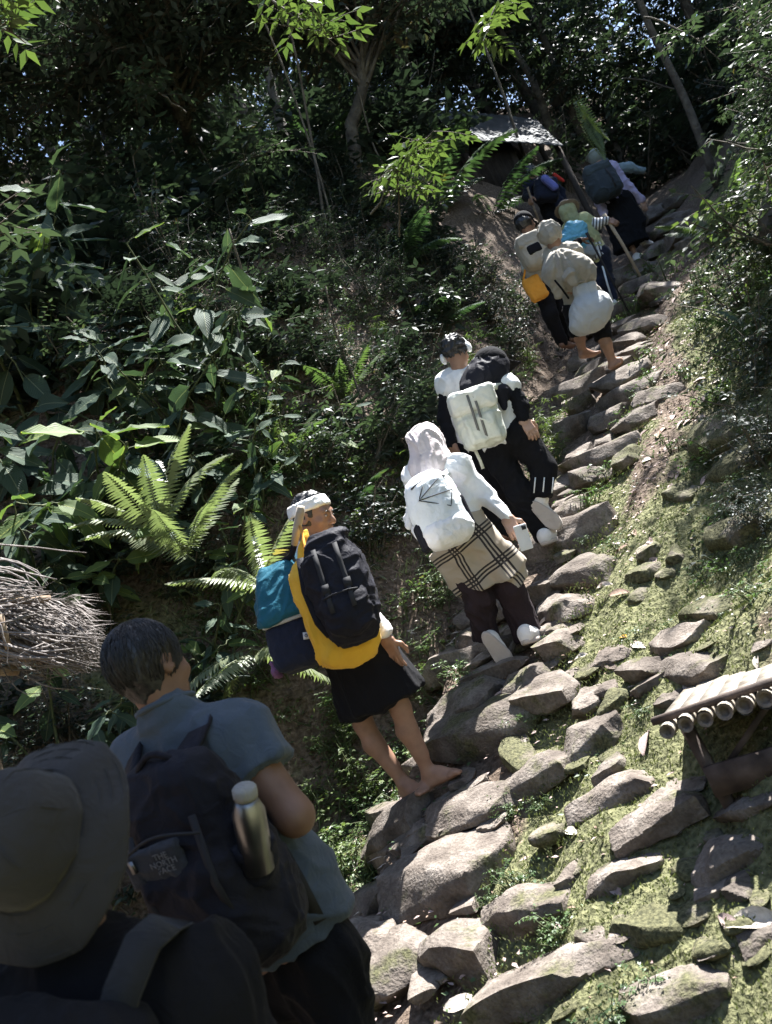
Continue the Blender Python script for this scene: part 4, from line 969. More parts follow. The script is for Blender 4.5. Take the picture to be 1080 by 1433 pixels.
ribbon(g, [c+Rb[:, 0]*.08+Rb[:, 2]*.17, j(626, 662, -.12), j(632, 655, -.02)], .04, .012, FWD, K_ICE, 'shoulder_strap')
S = SDF(); S.cap(j(630, 682, -.16), j(634, 705, -.20), .03, .035, .02); S.cap(j(634, 705, -.20), j(640, 722, -.18), .034, .026, .02); g.part('floral_pouch', S, .008, K_PURP, .006, 20)
S = SDF(); S.cap(j(583, 742, -.16), j(590, 752, -.16), .032, .03, .02); S.cap(j(573, 705, -.1), j(573, 735, -.1), .02, .028, .02); g.part('side_bottle', S, .009, K_WHITE)

# ================================================================== 3 woman with black cap and scarf
j = J(5.80)
base = cast(771, 768)[0]
f = Fig('person', base, 'person in black cap and scarf with white vest stepping up in pale shoes', 'person')
hd = j(690, 514, .02); Rh = frame((.8, .55, -.25), (.1, .1, 1)); nk = j(690, 545, .05)
sL = j(668, 548, .10); sR = j(712, 540, -.02); hL = j(688, 622, .10); hR = j(722, 607, .0)
kL = j(727, 692, .0); aL = j(764, 752, .0); kR = j(764, 655, -.02); aR = j(758, 697, -.05)
eR = j(728, 567, -.06); wR = j(731, 587, -.10); eL = j(668, 590, .2); wL = j(690, 600, .3)
B = SDF(); torso(B, hL, hR, sL, sR, nk, .078); head(B, hd, Rh, .97, nk, True, False); arm(B, sR, eR, wR); arm(B, sL, eL, wL); leg(B, hL, kL, aL, -FWD, r=.78); leg(B, hR, kR, aR, -FWD, r=.78)
hh = hand(wR, j(744, 604, -.12)-wR, np.array([-.2, .9, .1]), CR*1.0+CU*.2, .7, .95)
f.part('body', B, .012, K_SKINL, extra=[hh])
hj = SDF(); hj.ell(hd+Rh@np.array([0, -.012, .015]), (.098, .112, .112), Rh); hj.ell(hd+Rh@np.array([0, .10, -.02]), (.05, .055, .075), Rh, .03, 's'); hj.chain([hd, j(672, 530, -.02), j(664, 545, -.05)], [.09, .105, .09], .05); hj.chain([hd+Rh@np.array([0, -.02, -.06]), nk, j(708, 552, -.03)], [.08, .09, .07], .05); hj.cap(j(700, 548, -.10), j(706, 572, -.12), .05, .02, .04)
f.part('headscarf', hj, .010, K_NAVY, .008, 9, EZ, 4)
cp = SDF(); cp.ell(hd+Rh@np.array([0, -.01, .035]), (.105, .118, .105), Rh); cp.box(hd+Rh@np.array([0, 0, -.09]), (.3, .3, .10), Rh, .01, .01, 's'); cp.box(hd+Rh@np.array([0, .125, .022]), (.075, .065, .006), Rh, .006, .02)
cpo = f.part('cap', cp, .009, K_BLACK)
b = MB(); 
for z in (.05, .066): b.tube([hd+Rh@np.array([-.030+x, -.120+.1*abs(x), z+.15*x]) for x in (-.02, 0, .02)], .003, 5)
f.mb('white_emblem', b, K_WHITE, cpo)
t = SDF(); torso(t, hL, hR, sL, sR, nk, .074, grow=.018); t.cone((hL+hR)/2+(sL+sR-hL-hR)*.1, (hL+hR)/2-EZ*.03, .155, .165, .05, unit(hR-hL), .75)
f.part('vest', t, .010, K_WHITE, .008, 8, EZ, 2)
t = SDF(); arm(t, sR, eR, wR*.96+eR*.04, .014, .03); arm(t, sL, eL, wL, .014, .03); f.part('sleeve', t, .010, K_BLACK, .006, 14)
pt = SDF(); pt.cap(hL, hR, .115, None, .05)
for (h_, k_, a_) in ((hL, kL, aL), (hR, kR, aR)): pt.cap(h_, k_, .100, .078, .05); pt.cap(k_, k_*.3+a_*.7, .078, .062, .03); pt.cone(k_+(h_-k_)*.08, a_-(a_-k_)*.02, .072, .066, .04)
tr = f.part('trousers', pt, .011, K_BLACK, .009, 9, EZ, 5)
for o in (-.010, 0.004, .018):
    ribbon(f, [j(758+o*900, 668, -.125), j(757+o*900, 680, -.125), j(756+o*900, 690, -.12)], .008, .003, FWD, K_WHITE, 'side_stripe', tr)
shoe(f, j(744, 704, -.06), j(783, 738, -.12), FWD*.9+EZ*.35+CR*.2, K_SHOE, K_SOLE, 1.08, aR)
shoe(f, j(760, 762, -.14), j(792, 751, .06), EZ, K_SHOE, K_SOLE, 1.0, aL)
g = Fig('backpack', base+np.array([-.3, -.2, 1.0]), 'sage cream flap backpack on the back of the white vest wearer', 'backpack')
u_ = unit(CU*cos(RAD(18))+CR*sin(RAD(-18))); r_ = unit(CR*cos(RAD(18))+CU*sin(RAD(18))); ff = np.cross(u_, r_); Rb = np.stack([r_, ff, u_], 1); c = j(668, 586, -.22)
S = SDF(); S.box(c, (.130, .075, .175), Rb, .035, .03, bulge=.012); S.box(c-Rb[:, 2]*.07-Rb[:, 1]*.075, (.095, .03, .085), Rb, .02, .02); g.part('pack_body', S, .008, K_CPACK, .007, 10, None, 3)
S = SDF(); S.box(c+Rb[:, 2]*.115-Rb[:, 1]*.012, (.147, .10, .075), Rb, .04, .03); g.part('lid', S, .009, cloth('cream lid nylon', (.66, .67, .60)), .004, 9)
for o in (-.03, .008):
    ribbon(g, [c+Rb[:, 0]*o+Rb[:, 2]*z-Rb[:, 1]*y for z, y in ((.19, .05), (.15, .11), (.05, .117), (-.05, .108), (-.14, .098))], .016, .004, -Rb[:, 1], cloth('grey webbing', (.16, .16, .15)))
ribbon(g, [c-Rb[:, 0]*.10+Rb[:, 2]*.17, j(668, 545, -.12)], .04, .012, FWD, K_CPACK, 'shoulder_strap'); ribbon(g, [c+Rb[:, 0]*.10+Rb[:, 2]*.17, j(702, 540, -.10)], .04, .012, FWD, K_CPACK, 'shoulder_strap')
ribbon(g, [j(660, 620, -.18), j(672, 645, -.16), j(676, 656, -.15)], .02, .006, FWD, K_CPACK, 'loose_strap')

# ================================================================== 4 person with headphones beside
j = J(6.35)
f = Fig('person', cast(700, 720)[0], 'person with short black hair, white headphones and vest walking ahead', 'person')
hd = j(638, 494); Rh = frame((.25, .95, -.2), EZ); nk = j(642, 528); sL = j(626, 538, .04); sR = j(668, 528, .0); hL = j(648, 628, .08); hR = j(680, 615, .05)
kL = j(672, 690, .0); aL = j(700, 745, .1); kR = j(700, 680, .1); aR = j(725, 735, .2); eL = j(622, 585, .0); wL = j(632, 622, -.05); eR = j(690, 580, .2); wR = j(700, 610, .3)
B = SDF(); torso(B, hL, hR, sL, sR, nk, .078); head(B, hd, Rh, 1.0, nk); arm(B, sR, eR, wR); arm(B, sL, eL, wL); leg(B, hL, kL, aL, -FWD, r=.78); leg(B, hR, kR, aR, -FWD, r=.78); bare_foot(B, aL, aL+np.array([.1, .22, 0])); bare_foot(B, aR, aR+np.array([.1, .22, 0]))
hh = hand(wL, j(640, 640, -.05)-wL, np.array([.5, .6, 0]), FWD, .6, .95, .006)
f.part('body', B, .014, K_SKIN, extra=[hh])
hr = SDF(); hr.ell(hd+Rh@np.array([0, -.018, .030]), (.092, .105, .098), Rh); hr.box(hd+Rh@np.array([0, .11, -.02]), (.2, .06, .075), Rh, .01, .01, 's'); hr.box(hd+Rh@np.array([0, 0, -.15]), (.2, .2, .08), Rh, .01, .02, 's'); f.part('hair', hr, .008, K_HAIR, .010, 22)
t = SDF(); torso(t, hL, hR, sL, sR, nk, .078, grow=.028); f.part('vest', t, .011, K_WHITE, .008, 8, EZ)
t = SDF(); arm(t, sR, eR, wR, .014); arm(t, sL, eL, wL*.95+eL*.05, .014); f.part('sleeve', t, .012, K_BLACK, .005, 14)
pt = SDF(); pt.cap(hL, hR, .11, None, .05)
for (h_, k_, a_) in ((hL, kL, aL), (hR, kR, aR)): pt.cap(h_, k_, .10, .075, .05); pt.cap(k_, a_, .075, .06, .04)
f.part('trousers', pt, .013, K_BLACK, .006, 9)
g = Fig('headphones', hd, 'white over ear headphones on the short haired person', 'headphones')
b = MB(); b.tube([hd+Rh@np.array([.098*cos(a), -.01, .02+.108*sin(a)]) for a in np.linspace(0, pi, 13)], .008, 6); g.mb('headband', b, K_WHITE)
for s_ in (-1, 1):
    S = SDF(); S.ell(hd+Rh@np.array([.098*s_, -.008, -.005]), (.022, .036, .042), Rh); g.part('ear_cup', S, .006, K_WHITE)

# ================================================================== 5 barefoot porter with cloth bundles
j = J(7.94)
f = Fig('person', cast(868, 520)[0], 'barefoot porter with white wrapped head stooped under cloth bundles', 'person')
hd = j(771, 331, .0); Rh = frame((.3, .9, -.35), (.1, .3, 1)); nk = j(779, 352); sL = j(770, 360, .05); sR = j(802, 352, .0); hL = j(806, 432, .1); hR = j(832, 422, .0)
kR = j(843, 470, -.05); aR = j(857, 506, .0); kL = j(808, 462, .12); aL = j(815, 492, .2); eR = j(822, 385, .0); wR = j(812, 398, -.12); eL = j(786, 400, .05); wL = j(800, 408, -.1)
B = SDF(); torso(B, hL, hR, sL, sR, nk, .08); head(B, hd, Rh, 1.0, nk); arm(B, sR, eR, wR); arm(B, sL, eL, wL); leg(B, hL, kL, aL, -FWD); leg(B, hR, kR, aR, -FWD); bare_foot(B, aR, j(874, 515, -.03)); bare_foot(B, aL, aL+np.array([.16, .1, 0]))
hh = hand(wR, j(803, 402, -.15)-wR, np.array([.2, .9, 0]), CU, .8, .95, .007)
f.part('body', B, .014, K_SKIN, extra=[hh])
S = SDF(); S.ell(hd+Rh@np.array([0, -.02, .03]), (.105, .122, .105), Rh); S.cap(hd+Rh@np.array([0, -.05, -.02]), hd+Rh@np.array([0, -.06, -.05]), .085, .07, .04); f.part('head_wrap', S, .010, K_MUS, .010, 14, CR)
t = SDF(); torso(t, hL, hR, sL, sR, nk, .08, grow=.02); arm(t, sR, eR, wR*.3+eR*.7, .02); arm(t, sL, eL, wL*.7+eL*.3, .02); f.part('shirt', t, .013, K_MUS, .008, 9)
pt = SDF(); pt.cap(hL, hR, .11, None, .05); pt.cone(hR+EZ*.03, kR*.85+aR*.15, .11, .078, .05); pt.cone(hL+EZ*.03, kL*.7+aL*.3, .11, .085, .05); f.part('shorts', pt, .012, K_BLACK, .006, 9)
g = Fig('cloth_bundle', j(793, 385, -.2), 'large unbleached cloth bundle tied on the back of the stooped porter', 'bundle')
S = SDF(); S.ell(j(793, 378, -.2), (.21, .17, .17), np.stack([unit(CR*.9-CU*.45), -FWD, unit(CU*.9+CR*.45)], 1), .05); S.ell(j(812, 380, -.2), (.13, .14, .15), np.eye(3), .06); S.cap(j(775, 385, -.2), j(782, 412, -.2), .10, .04, .06); S.cap(j(772, 362, -.08), j(785, 372, -.2), .05, .10, .05)
def pleats(V, K=j(768, 346, -.1)):
    e = V-K; a = np.arctan2(e@CU, e@CR); r_ = np.linalg.norm(e, axis=1); return V-FWD*(np.sin(a*17+2*np.sin(a*5))*.014*np.clip(r_/.15, 0, 1))[:, None]
g.part('bundle_cloth', S, .010, K_MUS, .006, 9, unit(CR*.75+CU*.6), 3, post=pleats)
S = SDF(); S.cap(j(797, 382, -.36), j(802, 396, -.36), .045, .035, .03); S.cap(j(790, 388, -.35), j(797, 382, -.36), .03, .04, .03); g.part('knot', S, .009, K_MUS, .008, 16)
b = MB(); b.tube([j(776, 392, -.33), j(786, 404, -.34), j(796, 418, -.32)], .009, 6); g.mb('cord', b, K_BLACK)
g = Fig('woven_sack', j(824, 440, -.25), 'full dirty white woven sack hanging behind the porter with bundle', 'sack')
c = j(823, 434, -.25); S = SDF(); S.ell(c-EZ*.03, (.175, .15, .17), np.eye(3), .04); S.cap(j(811, 405, -.25), j(824, 402, -.25), .06, .06, .08); S.ell(j(843, 425, -.25), (.07, .09, .09), np.eye(3), .06); S.cap(j(843, 426, -.25), j(855, 432, -.25), .05, .012, .04); S.ell(j(812, 455, -.25), (.09, .11, .08), np.eye(3), .06)
g.part('sack_body', S, .010, K_SACK, .007, 8, EZ, 4)
b = MB(); b.tube([j(811, 398, -.25)+np.array([.06*cos(a), .06*sin(a), .0]) for a in np.linspace(0, 2*pi, 13)], .008, 5); g.mb('tie', b, K_MUS)

# ================================================================== 6 person with grey pack and orange bag
j = J(9.0)
f = Fig('person', cast(775, 470)[0], 'person in black cap and cream shirt ahead of the bundle porter', 'person')
hd = j(735, 313); Rh = frame((.6, .75, -.15), EZ); nk = j(741, 334); sL = j(733, 343, .0); sR = j(758, 336, .1); hL = j(760, 405, .0); hR = j(778, 398, .1)
kL = j(770, 440, -.1); aL = j(786, 478, .0); kR = j(788, 435, .1); aR = j(800, 470, .2); eR = j(780, 360, .2); wR = j(812, 336, .25); eL = j(738, 375); wL = j(748, 395)
B = SDF(); torso(B, hL, hR, sL, sR, nk, .078); head(B, hd, Rh, 1.0, nk); arm(B, sR, eR, wR); arm(B, sL, eL, wL); leg(B, hL, kL, aL, -FWD, r=.78); leg(B, hR, kR, aR, -FWD, r=.78); bare_foot(B, aL, aL+np.array([.15, .18, 0])); bare_foot(B, aR, aR+np.array([.15, .18, 0]))
hh = hand(wR, j(821, 334, .25)-wR, np.array([.0, .3, -.9]), FWD, .9, .95, .007)
f.part('body', B, .016, K_SKIND, extra=[hh])
S = SDF(); S.ell(hd+Rh@np.array([0, -.01, .035]), (.095, .112, .095), Rh); S.box(hd+Rh@np.array([0, 0, -.08]), (.3, .3, .10), Rh, .01, .01, 's'); S.box(hd+Rh@np.array([0, .125, .022]), (.07, .06, .006), Rh, .006, .02); f.part('cap', S, .010, K_BLACK)
S = SDF(); S.ell(hd+Rh@np.array([0, -.03, .0]), (.086, .09, .09), Rh); S.box(hd+Rh@np.array([0, .12, 0]), (.2, .1, .2), Rh, .01, .01, 's'); f.part('hair', S, .010, K_HAIR, .006, 25)
t = SDF(); torso(t, hL, hR, sL, sR, nk, .078, grow=.025); arm(t, sL, eL, wL, .02); f.part('shirt', t, .013, K_CREAM, .008, 9)
t = SDF(); arm(t, sR, eR, wR*.93+eR*.07, .014); f.part('sleeve', t, .012, K_BLACK, .005, 12)
pt = SDF(); pt.cap(hL, hR, .11, None, .05)
for (h_, k_, a_) in ((hL, kL, aL), (hR, kR, aR)): pt.cap(h_, k_, .10, .075, .05); pt.cap(k_, a_, .075, .06, .04)
f.part('trousers', pt, .014, K_BLACK, .006, 9)
g = Fig('backpack', j(743, 348, -.25), 'grey tan backpack with a folded lid beside the cloth bundle', 'backpack')
Rb = img_frame(0, 0, 0, 4); c = j(745, 352, -.22)
S = SDF(); S.box(c, (.125, .09, .17), Rb, .05, .03, bulge=.02); g.part('pack_body', S, .010, K_TAN, .006, 9)
S = SDF(); S.box(c+Rb[:, 2]*.10-Rb[:, 1]*.02, (.13, .095, .07), Rb, .04, .03); g.part('lid', S, .010, K_MUS, .005, 9)
S = SDF(); S.box(c-Rb[:, 2]*.02-Rb[:, 1]*.095, (.07, .025, .05), Rb, .02, .03); g.part('mesh_pocket', S, .010, K_BLACK)
g = Fig('shoulder_bag', j(749, 405, -.2), 'flat orange bag hanging below the grey tan backpack', 'bag')
Rb = img_frame(0, 0, 0, 6); c = j(749, 404, -.22); S = SDF(); S.box(c, (.085, .03, .125), Rb, .02, .02, bulge=.01); g.part('bag_body', S, .010, K_ORA, .005, 9)
ribbon(g, [c+Rb[:, 2]*.12-Rb[:, 0]*.07, j(738, 360, -.15), j(742, 338, -.05)], .02, .005, FWD, K_ORA)
g = Fig('trekking_pole', j(880, 437, -1.2), 'thin black trekking pole held by the person with black sleeve', 'pole')
pa, pb = j(824, 332, .22), P(880, 437, 9.35); b = MB(); b.tube([pa+(pa-pb)*.02, pa*.5+pb*.5, pb], [.012, .010, .007], 7); g.mb('shaft', b, K_PLAS); b = MB(); b.tube([pa+(pa-pb)*.06, pa-(pa-pb)*.06], [.018, .016], 8); g.mb('grip', b, K_PLAS)

# ================================================================== 7 person with striped sleeve and staff
j = J(10.1)
f = Fig('person', cast(858, 431)[0], 'person in brown hat and striped sleeves leaning on a wooden staff', 'person')
hd = j(795, 296); Rh = frame((.4, .85, -.3), EZ); nk = j(803, 314); sL = j(797, 320, .05); sR = j(818, 308, .0); hL = j(826, 362, .05); hR = j(840, 356, .0)
kL = j(836, 398, .0); aL = j(852, 425, .1); kR = j(850, 392, .05); aR = j(857, 422, .0); eR = j(836, 314, -.05); wR = j(849, 308, -.05); eL = j(805, 345, .1); wL = j(820, 345, .2)
B = SDF(); torso(B, hL, hR, sL, sR, nk, .078); head(B, hd, Rh, 1.0, nk); arm(B, sR, eR, wR); arm(B, sL, eL, wL); leg(B, hL, kL, aL, -FWD, r=.78); leg(B, hR, kR, aR, -FWD, r=.78)
hh = hand(wR, j(853, 309, -.06)-wR, np.array([.3, .6, -.5]), CU, 1.1, .95, .008)
f.part('body', B, .016, K_SKIN, extra=[hh])
S = SDF(); S.ell(hd+Rh@np.array([0, -.01, .05]), (.095, .108, .085), Rh); S.box(hd+Rh@np.array([0, 0, -.07]), (.3, .3, .10), Rh, .01, .01, 's'); S.cone(hd+Rh@np.array([0, 0, .035]), hd+Rh@np.array([0, 0, .05]), .16, .13, .02, None, 1.0, .005); f.part('hat', S, .010, cloth('brown straw', (.24, .19, .15)))
S = SDF(); S.chain([hd+Rh@np.array([0, -.03, -.01]), nk, j(800, 325, -.05)], [.092, .085, .07], .04); f.part('scarf', S, .011, cloth('olive cotton', (.30, .31, .18)), .008, 12)
t = SDF(); torso(t, hL, hR, sL, sR, nk, .078, grow=.025); t.cap(sR, sR*.55+eR*.45, .075, .068, .03); t.cap(sL, eL, .07, .06, .03); f.part('shirt', t, .013, cloth('yellow green cotton', (.36, .37, .20)), .008, 9)
t = SDF(); t.cap(sR*.4+eR*.6, eR, .062, .058, .02); t.cap(eR, wR*.95+eR*.05, .058, .044, .03)
a_ = unit(wR-sR); f.part('striped_sleeve', t, .011, K_STRIPE, .004, 12, uvp=lambda V: {'pv': V@a_+30})
t = SDF(); t.cone(nk*.3+(hL+hR)/2*.7, (hL+hR)/2-EZ*.05, .15, .16, .03, unit(hR-hL), .8); f.part('striped_hem', t, .012, K_STRIPE, .004, 12, uvp=lambda V: {'pv': V@unit(hR-hL)+30})
pt = SDF(); pt.cap(hL, hR, .11, None, .05)
for (h_, k_, q) in ((hL, kL, aL), (hR, kR, aR)): pt.cap(h_, k_, .10, .075, .05); pt.cap(k_, q, .075, .058, .04)
tr = f.part('trousers', pt, .013, K_DNAVY, .006, 9); ribbon(f, [j(843, 372, -.13), j(850, 398, -.12), j(857, 420, -.09)], .02, .004, FWD, K_ICE, 'side_stripe', tr)
for q in (aL, aR): shoe(f, q-EZ*.075+np.array([-.03, -.05, 0]), q-EZ*.07+np.array([.12, .17, 0]), EZ, K_SHOE, K_SOLE, 1.0, q)
g = Fig('tarpaulin_bag', j(800, 333, -.2), 'shiny sky blue bag on the back of the striped sleeve wearer', 'bag')
u_ = unit(CU*cos(RAD(12))+CR*sin(RAD(12))); Rb = np.stack([unit(CR*cos(RAD(12))-CU*sin(RAD(12))), -FWD, u_], 1)
S = SDF(); S.box(j(804, 330, -.22), (.135, .085, .15), Rb, .05, .03, bulge=.02, taper=.2); g.part('bag_body', S, .011, K_BLUE, .012, 8, None, 5); S = SDF(); S.box(j(815, 351, -.20), (.15, .09, .06), Rb, .04, .03); g.part('bag_base', S, .012, cloth('grey tarpaulin', (.26, .29, .31)), .006, 9)
g = Fig('wooden_staff', P(900, 393, 10.2), 'pale wooden walking staff planted on a stone beside striped sleeves', 'staff')
b = MB(); pa = j(847, 303, -.06); pb = cast(900, 394)[0]; b.tube([pa+(pa-pb)*.04, pa*.6+pb*.4+np.array([.01, 0, .008]), pb], [.021, .019, .016], 8); g.mb('shaft', b, cloth('peeled wood', (.44, .36, .27), .8))

# ================================================================== 8 person with black skirt at the top
j = J(11.45)
f = Fig('person', cast(900, 352)[0], 'person in lavender shirt and wide black skirt with one arm stretched out', 'person')
hd = j(835, 222); Rh = frame((.35, .9, -.1), EZ); nk = j(841, 238); sL = j(828, 244, .0); sR = j(857, 236, .0); hL = j(852, 288, .05); hR = j(872, 282, .0)
kL = j(872, 325, .0); aL = j(892, 360, .0); kR = j(888, 312, .0); aR = j(901, 338, .05); eR = j(880, 262, -.05); wR = j(897, 280, -.05); eL = j(838, 280, .0); wL = j(846, 302, -.1)
eX = j(878, 236, .1); wX = j(898, 238, .12)
B = SDF(); torso(B, hL, hR, sL, sR, nk, .078); head(B, hd, Rh, 1.0, nk); arm(B, sR, eR, wR); arm(B, sL, eL, wL); leg(B, hL, kL, aL, -FWD, r=.78); leg(B, hR, kR, aR, -FWD, r=.78)
hh = hand(wR, j(901, 288, -.05)-wR, np.array([-.3, .9, 0]), CR, .5, .95, .008)
f.part('body', B, .016, K_SKINL, extra=[hh])
S = SDF(); S.ell(hd+Rh@np.array([0, -.01, .02]), (.10, .115, .11), Rh); S.cone(hd+Rh@np.array([0, 0, .05]), hd+Rh@np.array([0, 0, .065]), .14, .12, .02, None, 1.0, .005); f.part('hat', S, .011, cloth('grey green cotton', (.20, .23, .21)))
t = SDF(); torso(t, hL, hR, sL, sR, nk, .078, grow=.028); arm(t, sR, eR, wR*.95+eR*.05, .022, .03); arm(t, sL, eL, wL*.9+eL*.1, .022, .03); f.part('shirt', t, .012, K_LAV, .010, 9)
S = SDF(); S.cone(hL*.5+hR*.5+EZ*.10, j(885, 345, .0), .14, .235, .05, np.array([.9, -.3, 0]), .8); S.cap(hL, kL, .14, .15, .06); S.cap(hR, kR, .14, .14, .06); f.part('skirt', S, .013, K_BLACK, .014, 7, EZ)
for q, w_ in ((aL, .0), (aR, .0)): shoe(f, q-EZ*.06+np.array([-.05, -.06, 0]), q-EZ*.055+np.array([.14, .16, 0]), EZ, K_SHOE, K_SOLE, 1.15, q)
S = SDF(); S.cap(j(858, 237, .06), j(880, 235, .10), .075, .065, .03); S.cap(j(880, 235, .10), j(899, 239, .12), .062, .045, .03); f.part('outstretched_sleeve', S, .012, cloth('grey teal nylon', (.17, .23, .26)), .008, 12)  # grey sleeve shaped as the outstretched arm; no arm inside
g = Fig('backpack', j(842, 252, -.25), 'dark slate backpack on the lavender shirted person at the top', 'backpack')
Rb = img_frame(0, 0, 0, 2); c = j(842, 255, -.24); S = SDF(); S.box(c, (.19, .11, .225), Rb, .08, .03, bulge=.02, taper=.08); g.part('pack_body', S, .012, cloth('dark slate nylon', (.035, .045, .055)), .008, 8); S = SDF(); S.box(c+Rb[:, 2]*.16-Rb[:, 1]*.02, (.175, .11, .075), Rb, .05, .03); g.part('lid', S, .012, cloth('slate lid nylon', (.05, .065, .075)), .006, 8)
ribbon(g, [c+Rb[:, 0]*.06+Rb[:, 2]*.22-Rb[:, 1]*.09, c+Rb[:, 0]*.08-Rb[:, 1]*.14, c+Rb[:, 0]*.08-Rb[:, 2]*.18-Rb[:, 1]*.12], .025, .006, -Rb[:, 1], K_PLAS)

# ================================================================== 9 dark figure at the hut
j = J(12.8)
f = Fig('person', cast(775, 318)[0], 'person in dark navy clothes bending with a stick below the hut', 'person')
hd = j(742, 243); Rh = frame((-.3, .9, -.3), EZ); nk = j(750, 253); sL = j(740, 262); sR = j(765, 254, .1); hL = j(768, 292); hR = j(785, 288, .1); kL = j(772, 318, -.05); aL = j(780, 345); kR = j(790, 315, .1); aR = j(795, 342, .15); eL = j(736, 276, -.1); wL = j(742, 276, -.25); eR = j(785, 268, .2); wR = j(790, 285, .2)
B = SDF(); torso(B, hL, hR, sL, sR, nk, .08); head(B, hd, Rh, 1.0, nk); arm(B, sR, eR, wR); arm(B, sL, eL, wL); leg(B, hL, kL, aL, -FWD, r=.78); leg(B, hR, kR, aR, -FWD, r=.78); bare_foot(B, aL, aL+np.array([.15, .15, 0])); bare_foot(B, aR, aR+np.array([.15, .15, 0]))
hh = hand(wL, j(742, 282, -.3)-wL, np.array([.6, .6, 0]), CU, 1.0, .95, .009); f.part('body', B, .018, K_SKIN, extra=[hh])
S = SDF(); S.ell(hd+Rh@np.array([0, -.015, .03]), (.095, .108, .10), Rh); S.box(hd+Rh@np.array([0, .12, -.03]), (.2, .06, .08), Rh, .01, .01, 's'); f.part('hair', S, .012, K_HAIR, .008, 20)
t = SDF(); torso(t, hL, hR, sL, sR, nk, .08, grow=.03); arm(t, sL, eL, wL*.9+eL*.1, .022); arm(t, sR, eR, wR, .022); f.part('jacket', t, .014, K_DNAVY, .008, 9)
pt = SDF(); pt.cap(hL, hR, .11, None, .05)
for (h_, k_, q) in ((hL, kL, aL), (hR, kR, aR)): pt.cap(h_, k_, .11, .085, .05); pt.cap(k_, q, .085, .07, .04)
f.part('trousers', pt, .015, K_BLACK, .006, 9)
g = Fig('backpack', j(766, 262, -.2), 'dark navy backpack with a blue violet roll and red strap', 'backpack')
Rb = img_frame(0, 0, 0, -20); S = SDF(); S.box(j(764, 266, -.22), (.17, .11, .17), Rb, .07, .03); g.part('pack_body', S, .013, K_DNAVY, .006, 8)
S = SDF(); S.cap(j(762, 250, -.36), j(776, 262, -.38), .055, None); g.part('bed_roll', S, .011, cloth('blue violet foam', (.15, .17, .46)))
S = SDF(); S.cap(j(776, 245, -.2), j(788, 253, -.2), .03, .022); g.part('red_strap', S, .009, cloth('red nylon', (.45, .04, .03)))
g = Fig('walking_stick', P(754, 312, 12.6), 'thin grey walking stick beside the dark clothed person', 'stick')
b = MB(); b.tube([j(738, 262, -.3), j(747, 290, -.3), P(755, 312, 12.5)], .016, 6); g.mb('shaft', b, K_WOOD)

# ================================================================== 10 man in slate T-shirt, close by on the left
j = J(2.2)
f = Fig('person', np.array([-.35, 2.25, float(H(-.35, 2.25))]), 'person with dark hair in slate grey T-shirt with bent elbow', 'person')
hd = j(211, 938, .06); Rh = frame((.52, .85, -.02), (-.05, .02, 1)); nk = j(238, 1002, .05)
sL = j(200, 1064, .10); sR = j(328, 1030, .02); hL = j(365, 1340, .15); hR = j(440, 1305, .05)
eR = j(412, 1142, -.06); wR = j(350, 1120, .20); eL = j(180, 1190, .15); wL = j(250, 1200, .38); kL = j(420, 1560, .2); aL = j(470, 1790, .2); kR = j(500, 1540, .0); aR = j(560, 1780, .1)
B = SDF(); torso(B, hL, hR, sL, sR, nk, .092); head(B, hd, Rh, .94, nk); B.cap(sR, eR, .056, .046, .03); B.cap(eR, wR, .046, .030, .02); arm(B, sL, eL, wL); leg(B, hL, kL, aL, -FWD, r=.78); leg(B, hR, kR, aR, -FWD, r=.78)
hh = hand(wR, j(310, 1080, .28)-wR, np.array([-.2, -.5, .3]), CU, 1.0, .95); h2 = hand(wL, j(280, 1190, .44)-wL, np.array([0, -.5, .5]), CU, 1.0, .95)
bare_foot(B, aL, aL+np.array([.1, .22, 0])); bare_foot(B, aR, aR+np.array([.1, .22, 0]))
f.part('body', B, .009, K_SKIND, extra=[hh, h2])
hr = SDF(); hr.ell(hd+Rh@np.array([0, -.014, .036]), (.085, .100, .097), Rh); hr.cap(hd+Rh@np.array([0, -.030, -.02]), hd+Rh@np.array([0, -.026, -.05]), .056, .046, .03); hr.box(hd+Rh@np.array([0, .125, -.03]), (.2, .065, .085), Rh, .02, .02, 's')
for g_ in (-1, 1): hr.ell(hd+Rh@np.array([.09*g_, .01, -.03]), (.02, .035, .05), Rh, .015, 's')
hro = f.part('hair', hr, .006, K_HAIR, .0025, 45, Rh[:, 2])
b = MB(); rgh = np.random.default_rng(4); cr = hd+Rh@np.array([.0, -.05, .12])
for i in range(900):                                     # separate strands over the cap of hair
    a = rgh.uniform(0, 2*pi); el = rgh.uniform(.05, 2.1); p0 = None; pts = []
    for k in range(6):
        e2 = el+k*.13; v = np.array([sin(e2)*cos(a), sin(e2)*sin(a), cos(e2)])
        q = v*np.array([.0885, .1035, .1005])*(1+rgh.uniform(-.01, .03))+np.array([0, -.014, .034])
        pts.append(hd+Rh@q)
        a += rgh.normal()*.03
    if (Rh.T@(pts[-1]-hd))[1] > .062 and (Rh.T@(pts[-1]-hd))[2] < .05: continue
    if (Rh.T@(pts[-1]-hd))[2] < -.10: continue
    b.tube(pts, [.0008, .0013, .0013, .0012, .0009, .0004], 3, cap=False)
f.mb('hair_strand', b, K_HAIR, hro)
t = SDF(); torso(t, hL+(sL-hL)*.22, hR+(sR-hR)*.22, sL, sR, nk, .092, grow=.018); t.cone((hL+hR)/2+(sL+sR-hL-hR)*.20, (hL+hR)/2+(sL+sR-hL-hR)*.035, .175, .205, .05, unit(hR-hL), .88)
